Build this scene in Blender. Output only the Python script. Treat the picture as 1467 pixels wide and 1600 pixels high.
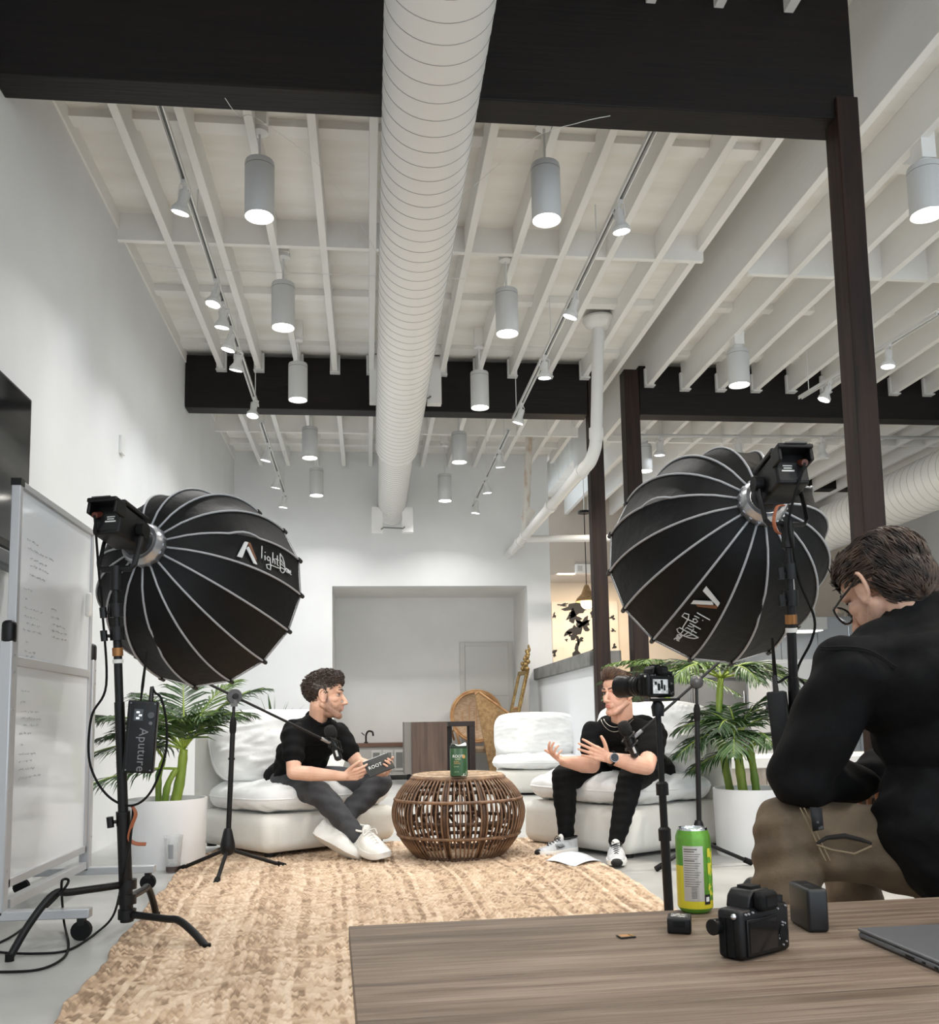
import bpy, bmesh, math, random
from math import sin, cos, pi, radians, sqrt, atan2
from mathutils import Vector, Matrix, Euler, noise
random.seed(7)
for o in list(bpy.data.objects): bpy.data.objects.remove(o, do_unlink=True)
scene = bpy.context.scene
col = scene.collection
V = Vector
# ---------------------------------------------------------------- camera
FPX, PPX, PPY, CH = 1460.0, 733.5, 970.0, 0.72       # focal length and principal point for a 1467x1600 frame, lens height
_d = V((575-PPX, 1130-PPY, FPX)).normalized()          # the room's depth axis in camera space (x right, y down, z forward)
_u = V((-0.018, -1, 0)); _u.z = -(_u.x*_d.x+_u.y*_d.y)/_d.z; _u.normalize()
_r = _d.cross(_u)
if _r.x < 0: _r = -_r
CAMPOS = V((0, 0, CH))
def at(px, py, X=None, Y=None, Z=None):
    """the room point seen at a photo pixel, at the given wall plane / depth / height"""
    c = V(((px-PPX)/FPX, (py-PPY)/FPX, 1))
    w = V((_r.dot(c), _d.dot(c), _u.dot(c)))
    t = X/w.x if X is not None else (Y/w.y if Y is not None else (Z-CH)/w.z)
    return CAMPOS + w*t
cd = bpy.data.cameras.new('camera'); cam = bpy.data.objects.new('camera', cd); col.objects.link(cam)
right = V((_r.x, _d.x, _u.x)); down = V((_r.y, _d.y, _u.y)); fwd = V((_r.z, _d.z, _u.z))
M = Matrix.Identity(4)
for i in range(3):
    M[i][0] = right[i]; M[i][1] = -down[i]; M[i][2] = -fwd[i]; M[i][3] = CAMPOS[i]
cam.matrix_world = M
cd.lens = FPX/1600*36; cd.sensor_width = 36; cd.sensor_fit = 'AUTO'
cd.shift_y = (PPY-800)/1600; cd.shift_x = -(PPX-733.5)/1600
cd.clip_start = .02; cd.clip_end = 100
scene.camera = cam
# ---------------------------------------------------------------- world, exposure, large lights
w = bpy.data.worlds.new('world'); scene.world = w; w.use_nodes = True
bg = w.node_tree.nodes['Background']; bg.inputs[0].default_value = (.80, .90, 1.0, 1); bg.inputs[1].default_value = 1.8
vs = scene.view_settings
vs.view_transform = 'Standard'; vs.look = 'None'; vs.gamma = 1; vs.exposure = 0.4; vs.use_curve_mapping = False
PENDANT_W, SPOT_W, DOME_W = 10.0, 5.5, 3.0
# ---------------------------------------------------------------- materials
MATS = {}
def srgb(c):
    return tuple(((v/255)/12.92 if v/255 <= .04045 else ((v/255+.055)/1.055)**2.4) for v in c)+(1,)
def mat(name, c, rough=.6, metal=0, c2=None, scale=8, stretch=(1, 1, 1), detail=4, bump=0, bscale=None, emit=None, estr=0, spec=None, alpha=None, trans=0, sheen=0, coords='Object', lo=.35, hi=.65):
    if name in MATS: return MATS[name]
    m = bpy.data.materials.new(name); m.use_nodes = True; MATS[name] = m
    nt = m.node_tree; b = nt.nodes['Principled BSDF']
    b.inputs['Base Color'].default_value = srgb(c); b.inputs['Roughness'].default_value = rough; b.inputs['Metallic'].default_value = metal
    if spec is not None: b.inputs['Specular IOR Level'].default_value = spec
    if trans: b.inputs['Transmission Weight'].default_value = trans
    if sheen: b.inputs['Sheen Weight'].default_value = sheen
    if alpha is not None: b.inputs['Alpha'].default_value = alpha
    if emit is not None:
        b.inputs['Emission Color'].default_value = srgb(emit); b.inputs['Emission Strength'].default_value = estr
    tc = mp = None
    if c2 is not None or bump:
        tc = nt.nodes.new('ShaderNodeTexCoord'); mp = nt.nodes.new('ShaderNodeMapping'); mp.inputs['Scale'].default_value = stretch
        nt.links.new(tc.outputs[coords], mp.inputs[0])
    if c2 is not None:
        n = nt.nodes.new('ShaderNodeTexNoise'); n.inputs['Scale'].default_value = scale; n.inputs['Detail'].default_value = detail
        r = nt.nodes.new('ShaderNodeValToRGB'); r.color_ramp.elements[0].color = srgb(c); r.color_ramp.elements[1].color = srgb(c2)
        r.color_ramp.elements[0].position = lo; r.color_ramp.elements[1].position = hi
        nt.links.new(mp.outputs[0], n.inputs['Vector']); nt.links.new(n.outputs[0], r.inputs[0]); nt.links.new(r.outputs[0], b.inputs['Base Color'])
    if bump:
        n = nt.nodes.new('ShaderNodeTexNoise'); n.inputs['Scale'].default_value = bscale or scale; n.inputs['Detail'].default_value = 3
        bp = nt.nodes.new('ShaderNodeBump'); bp.inputs['Strength'].default_value = bump; bp.inputs['Distance'].default_value = .01
        nt.links.new(mp.outputs[0], n.inputs['Vector']); nt.links.new(n.outputs[0], bp.inputs['Height']); nt.links.new(bp.outputs[0], b.inputs['Normal'])
    return m
def black(name='black_metal', c=(10, 10, 11), rough=.45, metal=0.0): return mat(name, c, rough, metal, spec=.35)
WALL = mat('wall_paint', (228, 229, 229), .75, c2=(234, 235, 235), scale=1.5, bump=.06, bscale=60)
WALLG = mat('niche_paint', (226, 225, 221), .8, c2=(231, 230, 227), scale=2)
CEILW = mat('ceiling_white_paint', (234, 233, 229), .6, c2=(241, 240, 237), scale=3, stretch=(1, .3, 1), bump=.15, bscale=40)
DECK = mat('painted_plywood', (231, 228, 221), .7, c2=(242, 241, 237), scale=2.2, stretch=(.5, 2.5, 1), bump=.2, bscale=30)
BEAM = mat('dark_stained_timber', (9, 6, 6), .55, c2=(20, 12, 9), scale=4, stretch=(.35, 6, 6), bump=.25, bscale=9, spec=.3)
POST = mat('dark_stained_post', (26, 17, 14), .55, c2=(48, 31, 24), scale=5, stretch=(5, 5, .35), bump=.25, bscale=9, spec=.3)
METALW = mat('white_enamel', (226, 226, 224), .35)
DUCTW = mat('white_duct_paint', (232, 231, 227), .42, bump=.05, bscale=20)
GREYMET = mat('pendant_grey_enamel', (206, 207, 207), .45)
BLACKM = black()
BLACKP = mat('black_plastic', (9, 9, 10), .42, spec=.35)
BLACKR = mat('black_rubber', (11, 11, 11), .75, spec=.25)
CHROME = mat('chrome', (205, 207, 210), .18, 1)
LENS = mat('lamp_lens', (255, 255, 255), .4, emit=(255, 250, 240), estr=14)
LENSC = mat('lamp_lens_cool', (255, 255, 255), .4, emit=(246, 250, 255), estr=16)
CONC = mat('polished_concrete', (156, 157, 155), .36, c2=(186, 186, 182), scale=1.7, detail=8, bump=.05, bscale=14)
# ---------------------------------------------------------------- mesh helpers
WM = {}                                           # world matrix of each built object
def link(o, parent=None):
    col.objects.link(o)
    if parent is not None: o.parent = parent
    return o
def tag(o, label=None, cat=None, group=None, kind=None):
    if label: o['label'] = label
    if cat: o['category'] = cat
    if group: o['group'] = group
    if kind: o['kind'] = kind
    return o
def thing(name, label, cat, loc=(0, 0, 0), rotz=0, group=None):
    o = bpy.data.objects.new(name, None); o.empty_display_size = .1; link(o)
    o.location = loc; o.rotation_euler = (0, 0, rotz)
    WM[o] = Matrix.Translation(V(loc)) @ Matrix.Rotation(rotz, 4, 'Z')
    return tag(o, label, cat, group)
def frame_from(dirv, upv=V((0, 0, 1))):
    z = V(dirv).normalized(); x = V(upv).cross(z)
    if x.length < 1e-5: x = V((1, 0, 0)).cross(z)
    x.normalize(); y = z.cross(x)
    return Matrix((x, y, z)).transposed()
class MB:
    def __init__(s): s.v = []; s.f = []; s.m = []; s.cur = 0
    def add(s, verts, faces, T=None):
        n = len(s.v)
        s.v += [tuple(T @ V(p)) if T is not None else tuple(p) for p in verts]
        s.f += [tuple(n+i for i in f) for f in faces]; s.m += [s.cur]*len(faces)
        return s
    def slot(s, i): s.cur = i; return s
    def box(s, c, sz, T=None, taper=(1, 1)):
        x, y, z = sz[0]/2, sz[1]/2, sz[2]/2; a, b = taper
        vs_ = [(-x, -y, -z), (x, -y, -z), (x, y, -z), (-x, y, -z), (-x*a, -y*b, z), (x*a, -y*b, z), (x*a, y*b, z), (-x*a, y*b, z)]
        fs = [(0, 3, 2, 1), (4, 5, 6, 7), (0, 1, 5, 4), (1, 2, 6, 5), (2, 3, 7, 6), (3, 0, 4, 7)]
        T2 = Matrix.Translation(V(c)) if T is None else T @ Matrix.Translation(V(c))
        return s.add(vs_, fs, T2)
    def box2(s, a, b, T=None):
        a = V(a); b = V(b); return s.box((a+b)/2, [abs(q) for q in (b-a)], T)
    def rbox(s, c, sz, r=.01, n=3, T=None):
        """box with rounded vertical and horizontal edges (superellipse-like profile)"""
        x, y, z = sz[0]/2, sz[1]/2, sz[2]/2; r = min(r, x*.99, y*.99, z*.99)
        rings = []
        for k in range(n+1):
            a = pi/2*k/n; rings.append((-z+r-r*cos(a), r-r*sin(a)))
        for k in range(n+1):
            a = pi/2*k/n; rings.append((z-r+r*sin(a), r-r*cos(a)))
        vs_ = []; m = 4*(n+1)
        for zz, ins in rings:
            for q, (sx, sy) in enumerate(((1, 1), (-1, 1), (-1, -1), (1, -1))):
                for k in range(n+1):
                    a = pi/2*q+pi/2*k/n; rr = max(r-ins, 0)
                    vs_.append((sx*(x-r)+rr*cos(a), sy*(y-r)+rr*sin(a), zz))
        fs = []
        for i in range(len(rings)-1):
            for k in range(m): fs.append((i*m+k, i*m+(k+1) % m, (i+1)*m+(k+1) % m, (i+1)*m+k))
        fs.append(tuple(reversed(range(m)))); fs.append(tuple((len(rings)-1)*m+k for k in range(m)))
        T2 = Matrix.Translation(V(c)) if T is None else T @ Matrix.Translation(V(c))
        return s.add(vs_, fs, T2)
    def tube(s, pts, r, n=8, cap=True, T=None, flat=None, upv=None):
        pts = [V(p) for p in pts]; k = len(pts); rs = r if isinstance(r, (list, tuple)) else [r]*k
        vs_ = []; prev = None
        for i, p in enumerate(pts):
            t = (pts[min(i+1, k-1)]-pts[max(i-1, 0)])
            if t.length < 1e-9: t = V((0, 0, 1))
            t.normalize()
            if prev is None:
                a = V(upv) if upv is not None else (V((0, 0, 1)) if abs(t.z) < .9 else V((1, 0, 0)))
                u = (a-t*a.dot(t)).normalized()
            else:
                u = prev-t*prev.dot(t)
                u = u.normalized() if u.length > 1e-6 else prev
            prev = u; v = t.cross(u); fl = flat or 1
            for j in range(n):
                a = 2*pi*j/n; vs_.append(p+u*(rs[i]*cos(a)*fl)+v*(rs[i]*sin(a)))
        fs = [(i*n+j, i*n+(j+1) % n, (i+1)*n+(j+1) % n, (i+1)*n+j) for i in range(k-1) for j in range(n)]
        if cap: fs += [tuple(reversed(range(n))), tuple((k-1)*n+j for j in range(n))]
        return s.add(vs_, fs, T)
    def cyl(s, a, b, r, r2=None, n=16, T=None): return s.tube([a, b], [r, r if r2 is None else r2], n, T=T)
    def lathe(s, prof, n=24, T=None, cap=True):
        vs_ = [(r*cos(2*pi*j/n), r*sin(2*pi*j/n), z) for r, z in prof for j in range(n)]; k = len(prof)
        fs = [(i*n+j, i*n+(j+1) % n, (i+1)*n+(j+1) % n, (i+1)*n+j) for i in range(k-1) for j in range(n)]
        if cap: fs += [tuple(reversed(range(n))), tuple((k-1)*n+j for j in range(n))]
        return s.add(vs_, fs, T)
    def sphere(s, c, r, n=12, m=8, T=None):
        r = r if isinstance(r, (list, tuple)) else (r, r, r); vs_ = [(c[0], c[1], c[2]-r[2])]
        for i in range(1, m):
            a = -pi/2+pi*i/m
            for j in range(n): vs_.append((c[0]+r[0]*cos(a)*cos(2*pi*j/n), c[1]+r[1]*cos(a)*sin(2*pi*j/n), c[2]+r[2]*sin(a)))
        vs_.append((c[0], c[1], c[2]+r[2])); L = len(vs_)-1
        fs = [(0, 1+(j+1) % n, 1+j) for j in range(n)]
        fs += [(1+i*n+j, 1+i*n+(j+1) % n, 1+(i+1)*n+(j+1) % n, 1+(i+1)*n+j) for i in range(m-2) for j in range(n)]
        fs += [(L, 1+(m-2)*n+j, 1+(m-2)*n+(j+1) % n) for j in range(n)]
        return s.add(vs_, fs, T)
    def prism(s, poly, z0, z1, T=None):
        n = len(poly); vs_ = [(x, y, z0) for x, y in poly]+[(x, y, z1) for x, y in poly]
        fs = [tuple(reversed(range(n))), tuple(range(n, 2*n))]+[(i, (i+1) % n, n+(i+1) % n, n+i) for i in range(n)]
        return s.add(vs_, fs, T)
    def grid(s, fn, nu, nv, closed_u=False, T=None):
        vs_ = [fn(i/(nu if closed_u else nu-1), j/(nv-1)) for j in range(nv) for i in range(nu)]
        fs = [(j*nu+i, j*nu+(i+1) % nu, (j+1)*nu+(i+1) % nu, (j+1)*nu+i) for j in range(nv-1) for i in range(nu if closed_u else nu-1)]
        return s.add(vs_, fs, T)
    def mesh(s, name, mats, smooth=None, world=None):
        me = bpy.data.meshes.new(name)
        vs_ = [tuple(world @ V(p)) for p in s.v] if world is not None else s.v
        me.from_pydata(vs_, [], s.f)
        for m in (mats if isinstance(mats, (list, tuple)) else [mats]): me.materials.append(m)
        if s.cur or any(s.m): me.polygons.foreach_set('material_index', s.m)
        if smooth is not None:
            me.polygons.foreach_set('use_smooth', [True]*len(me.polygons))
            if smooth < 170: me.set_sharp_from_angle(angle=radians(smooth))
        me.update(); return me
    def build(s, name, mats, parent=None, smooth=40, world=False, bevel=0, sub=0, solid=0):
        W = WM.get(parent, Matrix.Identity(4)) if parent is not None else Matrix.Identity(4)
        me = s.mesh(name, mats, smooth, W.inverted() if world and parent is not None else None)
        o = bpy.data.objects.new(name, me); link(o, parent); WM[o] = W.copy()
        if solid:
            md = o.modifiers.new('solid', 'SOLIDIFY'); md.thickness = solid; md.offset = 0
        if bevel:
            md = o.modifiers.new('bevel', 'BEVEL'); md.width = bevel; md.segments = 2; md.limit_method = 'ANGLE'
        if sub:
            md = o.modifiers.new('sub', 'SUBSURF'); md.levels = sub; md.render_levels = sub
        return o
def struct(o, kind='structure'): o['kind'] = kind; return o
def inst(src, parent, loc=(0, 0, 0), rot=None):
    c = src.copy(); link(c, parent); c.location = loc
    if rot: c.rotation_euler = rot
    WM[c] = WM.get(src, Matrix.Identity(4)); return c
def copy_tree(o, parent=None):
    c = o.copy(); col.objects.link(c); c.parent = parent
    for ch in [x for x in bpy.data.objects if x.parent == o]: copy_tree(ch, c)
    return c
def bez(p, n=24):
    """smooth Catmull-Rom path through points"""
    p = [V(q) for q in p]; out = []
    for i in range(len(p)-1):
        a, b, c, d = p[max(i-1, 0)], p[i], p[i+1], p[min(i+2, len(p)-1)]
        for k in range(n):
            t = k/n; out.append(.5*((2*b)+(c-a)*t+(2*a-5*b+4*c-d)*t*t+(3*b-a-3*c+d)*t**3))
    out.append(p[-1]); return out
def text_mesh(txt, size, name, m, parent, T, extrude=.0006, world=True, align='CENTER', shear=0, spacing=1):
    cu = bpy.data.curves.new(name, 'FONT'); cu.body = txt; cu.size = size; cu.extrude = extrude; cu.align_x = align; cu.align_y = 'CENTER'; cu.shear = shear
    cu.space_character = spacing; cu.resolution_u = 3
    t = bpy.data.objects.new(name, cu); col.objects.link(t); bpy.context.view_layer.update()
    me = bpy.data.meshes.new_from_object(t.evaluated_get(bpy.context.evaluated_depsgraph_get()))
    bpy.data.objects.remove(t); me.name = name
    W = WM.get(parent, Matrix.Identity(4)); me.transform((W.inverted() @ T) if world else T)
    me.materials.clear(); me.materials.append(m)
    o = bpy.data.objects.new(name, me); link(o, parent); WM[o] = W.copy(); return o
def basis(o, x, y, z=None):
    x = V(x).normalized(); y = V(y); y = (y-x*y.dot(x)).normalized(); z = x.cross(y)
    m = Matrix((x, y, z)).transposed().to_4x4(); m.translation = V(o); return m
def lamp(kind, name, loc, direction, power, color=(1, .96, .9), size=.1, spread=None, cone=None, blend=.5, parent=None):
    l = bpy.data.lights.new(name, kind); l.energy = power; l.color = color
    if kind == 'AREA':
        l.shape = 'DISK'; l.size = size
        if spread: l.spread = spread
    else:
        l.shadow_soft_size = size
        if kind == 'SPOT': l.spot_size = cone; l.spot_blend = blend
    o = bpy.data.objects.new(name, l); col.objects.link(o)
    q = V(direction).to_track_quat('-Z', 'Y')
    Mx = Matrix.Translation(V(loc)) @ q.to_matrix().to_4x4()
    if parent is not None:
        o.parent = parent; Mx = WM[parent].inverted() @ Mx
    o.matrix_local = Mx if parent is None else Mx
    if parent is None: o.matrix_world = Mx
    return o
# ================================================================ the room shell
XL, YB, ZD, ZJ = -1.593, 11.3, 4.04, 3.86        # left wall, back wall, deck underside, joist underside
XR = 8.2; YN = -3.2
f = struct(MB().box2((XL-.2, YN, -.1), (XR, 14.6, 0)).build('floor', CONC))
struct(MB().box2((XL-.2, YN, 0), (XL, 12.6, ZD+.2)).build('wall_left', WALL))
# back wall with the tall opening of the niche
bw = MB()
bw.box2((XL, YB, 0), (-.421, YB+.16, ZD+.15)); bw.box2((-.421, YB, 2.375), (1.965, YB+.16, ZD+.15)); bw.box2((1.965, YB, 0), (2.26, YB+.16, ZD+.15))
struct(bw.build('wall_back', WALL))
nb = MB(); nb.box2((-.6, 12.4, 0), (2.26, 12.55, 2.6)); nb.box2((-.6, YB+.16, 0), (-.421, 12.4, 2.6)); nb.box2((1.965, YB+.16, 0), (2.26, 12.4, 2.6)); nb.box2((-.421, YB+.16, 2.375), (1.965, 12.4, 2.6))
struct(nb.build('wall_niche', WALLG))
struct(MB().box2((2.26, 14.3, 0), (XR, 14.5, ZD+.15)).build('wall_kitchen', mat('kitchen_wall', (222, 206, 186), .8, c2=(228, 213, 195), scale=2)))
struct(MB().box2((2.26, 13.5, 2.86), (5.6, 14.3, ZD)).build('soffit_kitchen', mat('soffit_taupe', (196, 186, 176), .8)))
struct(MB().box2((XR, YN, 0), (XR+.2, 14.5, ZD+.15)).build('wall_right', WALL))
# half wall with its concrete cap, running towards the room
hw = struct(MB().box2((2.07, 8.46, 0), (2.28, YB, 1.21)).build('wall_half', mat('half_wall_paint', (222, 225, 228), .7)))
MB().box2((2.02, 8.38, 1.21), (2.32, YB, 1.345)).build('concrete_cap', mat('concrete_cap', (104, 105, 104), .6, c2=(128, 128, 126), scale=7, bump=.15), hw, bevel=.006)
# ceiling deck with joists, blocking and nailers as its pieces
ZN = 4.22
GX = 2.60                                        # face of the tall girder; the main deck stops short of it
ceil = struct(MB().box2((XL-.2, 3.99, ZD), (2.33, 14.5, ZD+.5)).box2((GX+.05, 3.99, ZD), (XR, 14.5, ZD+.5)).box2((2.33, YN, ZD+.48), (GX+.05, 14.5, ZD+.55)).box2((XL-.2, YN, ZN), (2.33, 3.99, ZN+.32)).box2((GX+.05, YN, ZN), (XR, 3.99, ZN+.32)).build('ceiling', DECK))
B1, B2 = (3.92, 4.09), (8.21, 8.38)              # the two cross beams, front and back faces
JW = .048
def joist_set(xs, zb, bays, ZD=ZD):
    for (y0, y1) in bays:
        src = None
        for x in xs:
            if src is None: src = MB().box2((-JW/2, y0, zb), (JW/2, y1, ZD)).build('joist', CEILW, ceil, bevel=.003); src.location = (x, 0, 0)
            else: inst(src, ceil, (x, 0, 0))
jl = [-1.272, -.945, -.60, -.275, .05, .37, .69, 1.02, 1.335, 1.665, 2.01]
jr = [2.965+.345*k for k in range(15)]
bays = [(YN, B1[0]), (B1[1], B2[0]), (B2[1], YB)]
joist_set(jl, ZJ, bays[1:]); joist_set(jl, 4.045, bays[:1], ZN); joist_set(jr, 3.77, [bays[1], (B2[1], 14.3)]); joist_set(jr, 3.95, bays[:1], ZN)
def pieces(xs, edges, rows):
    x = [edges[0]]+list(xs)+[edges[1]]
    for (y, th, zb, zt) in rows:
        for a, b in zip(x[:-1], x[1:]):
            a2 = a+JW/2 if a != edges[0] else a; b2 = b-JW/2 if b != edges[1] else b
            if b2-a2 < .03: continue
            MB().box2((a2, y, zb), (b2, y+th, zt)).build('blocking' if zt-zb > .1 else 'nailer', CEILW, ceil)
rowsL = [(4.9, .1, 3.995, ZD), (5.95, .04, ZJ, ZD), (6.93, .09, 3.985, ZD), (7.93, .14, 4.0, ZD), (9.86, .04, ZJ-.03, ZD), (10.78, .09, 3.98, ZD)]
pieces(jl, (XL, 2.33), rowsL)
rowsR = [(4.95, .1, 3.985, ZD), (5.95, .04, 3.78, ZD), (6.93, .09, 3.985, ZD), (7.93, .14, 4.0, ZD), (9.86, .04, 3.78, ZD)]
pieces(jr[:11], (GX+.05, jr[11]), rowsR)
# rim joist along the left wall
MB().box2((XL, B1[1], 3.93), (XL+.012, 11.3, ZD)).build('rim_board', CEILW, ceil)
# joist hangers on the far beam
hg = None
for x in jl+[GX+.025]+jr[:12]:
    zb = ZJ if x < 2.2 else (3.80 if x < 2.7 else 3.77)
    m = MB().box2((-.045, 8.175, zb-.012), (-.026, 8.208, zb+.16)).box2((.026, 8.175, zb-.012), (.045, 8.208, zb+.16)).box2((-.045, 8.14, zb-.014), (.045, 8.208, zb-.004))
    if x in (jl[0], GX+.025, jr[0]): hg = m.build('joist_hanger', METALW, ceil); hg.location = (x, 0, 0)
    else: inst(hg, ceil, (x, 0, 0))
# deep white girder along the line of posts
gd = struct(MB().box2((GX, YN, 3.80), (GX+.05, 11.3, ZD+.48)).build('trim_1', CEILW, bevel=.003))
MB().box2((2.29, B1[1], 3.93), (2.335, 11.3, ZD+.01)).build('ledger_strip', CEILW, gd)
MB().box2((2.30, B2[1], 1.35), (2.36, 11.3, 1.36)).build('ledger_strip', CEILW, gd) if False else None
# dark beams and posts
def beam(label, x0, x1, ys, z0, z1):
    return tag(MB().box2((x0, ys[0], z0), (x1, ys[1], z1)).build('timber_beam', BEAM, bevel=.006), label, 'beam', 'dark ceiling beams')
beam('large dark timber beam nearest the camera across the ceiling above the white duct', XL, 2.315, B1, 3.52, ZN-.002)
beam('dark timber beam further back, crossing behind the white duct to the downpipe', XL+.005, 2.04, B2, 3.52, 4.0)
beam('dark timber beam spanning the right bay behind the round softbox', 2.535, XR, B2, 3.53, 4.0)
b3 = at(1434, 768, Y=12.0)
beam('short dark timber beam far right below the big round duct', 4.6, XR, (11.9, 12.1), b3.z+.004, b3.z+.33)
def post(label, x0, x1, y0, y1, z1):
    o = MB().box2((x0, y0, 0), (x1, y1, z1)).build('timber_post', POST, bevel=.006)
    return tag(o, label, 'post', 'dark timber posts')
post('dark brown timber post rising behind the crouched man in black', 2.21, 2.318, 3.895, 4.02, 3.62)
post('slim dark timber post at the end of the concrete-capped half wall', 2.045, 2.175, 8.21, 8.34, 4.0)
post('dark timber post with a notched top, right of the half wall', 2.39, 2.53, 8.2, 8.36, 3.96)
# ================================================================ services on the ceiling
# spiral duct: two lengths with raised seams, hung on plywood boxes
def duct(label, pts, r, seam_step, group=None):
    t = thing('spiral_duct', label, 'duct', pts[0])
    m = MB(); m.tube(pts, r, 48); m.build('duct_body', DUCTW, t, world=True)
    a, b = V(pts[0]), V(pts[-1]); L = (b-a).length; n = int(L/seam_step); fr = frame_from(b-a)
    src = None
    for k in range(1, n):
        p = a+(b-a)*(k/n)
        if src is None:
            mm = MB(); q = 48
            mm.tube([fr @ V((r*cos(2*pi*i/q), r*sin(2*pi*i/q), .02*sin(2*pi*i/q))) for i in range(q+1)], .0018, 5, cap=False)
            src = mm.build('seam', mat('duct_seam', (150, 149, 146), .5), t); src.location = WM[t].inverted() @ p
        else: inst(src, t, WM[t].inverted() @ p)
    return t
dx = lambda y: .266+(y-4)*.0035
d1 = duct('large white spiral duct running down the middle of the ceiling', [(.262, -2.5, 3.3), (.284, 8.55, 3.3)], .200, .105)
d2 = duct('narrower far end of the white ceiling duct meeting the back wall', [(.283, 8.5, 3.31), (.30, 11.28, 3.30)], .172, .075)
def hanger(label, y, x0, x1, z0, z1):
    t = thing('duct_hanger', label, 'hanger', ((x0+x1)/2, y, z0))
    MB().box2((x0, y, z0), (x0+.13, y+.09, z1)).build('side_board', CEILW, t, world=True, bevel=.004)
    MB().box2((x1-.13, y, z0), (x1, y+.09, z1)).build('side_board', CEILW, t, world=True, bevel=.004)
    MB().box2((x0, y+.06, z1-.06), (x1, y+.09, z1)).build('cross_board', CEILW, t, world=True)
    MB().tube([(x0+.11, y-.01, z0+.03), (x0+.14, y-.02, z0+.05), (x1-.12, y-.02, z0+.04), (x1-.1, y-.012, z0+.06)], .008, 6).build('strap_bolt', mat('galvanised', (120, 120, 118), .4, .7), t, world=True)
hanger('white plywood hanger box beside the duct at the dark beam', 8.10, .03, .675, 3.56, 4.0)
hanger('small white hanger boards near the far end of the duct', 10.75, .055, .54, 2.93, 3.23)
# pendant downlights
LW = (1, .985, .965)
def pendant(label, x, y, zb, h=.31, r=.078, top=3.9, group='grey cylinder downlights hanging in the main room'):
    t = thing('cylinder_pendant', label, 'pendant light', (x, y, zb), 0, group)
    m = MB(); m.lathe([(r*.86, .008), (r*.97, 0), (r, .004), (r, h-.012), (r*.96, h), (0.001, h)], 28, cap=False); m.build('shade', GREYMET, t)
    m = MB(); m.lathe([(r*1.003, h-.035), (r*1.003, h-.032)], 28, cap=False); m.build('shade_seam', mat('shade_seam', (120, 121, 122), .5), t)
    m = MB(); m.lathe([(0.0005, .012), (r*.80, .010), (r*.87, .006)], 24, cap=False); m.build('lens', LENS, t)
    MB().lathe([(.045, top-zb), (.045, top-zb-.025), (.03, top-zb-.032), (.001, top-zb-.034)], 20, cap=False).build('canopy', METALW, t)
    MB().tube([(0, 0, h), (0, 0, top-zb-.02)], .007, 8).build('rod', METALW, t)
    MB().box2((-.04, -.05, top-zb), (.04, .05, (ZD if y > 4 else 4.22)-zb)).build('mounting_block', CEILW, t)
    lamp('AREA', 'pendant_lamp', (x, y, zb-.012), (0, 0, -1), PENDANT_W*(1 if x < 2.5 else 4.2)*(1 if y > 4 else .6), LW if x < 2.5 else (1, .90, .78), r*1.5, radians(130), parent=t)
    return t
L5 = ['nearest', 'second', 'third', 'fourth', 'farthest']
for k, y in enumerate((4.79, 6.15, 7.55, 9.15, 10.45)):
    pendant(f'{L5[k]} grey cylinder pendant in the left row, between the track lights and the duct', -.557+(0, .004, .0, .0, -.005)[k], y, 3.40-(0, .02, .03, .06, .12)[k])
for k, y in enumerate((4.62, 6.08, 7.60, 9.2, 10.45)):
    pendant(f'{L5[k]} grey cylinder pendant in the right row, right of the duct', .957+(0, .007, .0, -.02, -.065)[k], y, 3.35-(0, 0, 0, .02, .12)[k])
for k, (x, y) in enumerate(((-.557, 2.0), (-.557, .4), (-.557, -1.3), (.957, 2.0), (.957, .4), (.957, -1.3), (2.985, 1.6), (2.985, -.8))):  # pendants added out of view to light the foreground table from above
    pendant(('left', 'left', 'left', 'right', 'right', 'right', 'far right', 'far right')[k]+'-hand added cylinder pendant, unseen overhead in front of the near beam, '+('first', 'second', 'third', 'first', 'second', 'third', 'first', 'second')[k]+' back from it', x, y, 3.40, top=3.95, group='added fill downlights in the near bay above the camera')
pendant('big white cylinder light at the right edge, high beside the near dark post', 2.985, 4.43, 3.36, h=.27, r=.09, top=3.66, group='white cylinder lights in the right bay')
pendant('white cylinder light above the right-hand softbox in the right bay', 2.99, 7.0, 3.37, h=.29, r=.085, top=3.70, group='white cylinder lights in the right bay')
pendant('small white cylinder light between the two far dark posts', 2.99, 9.6, 3.37, h=.29, r=.085, top=3.70, group='white cylinder lights in the right bay')
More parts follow.
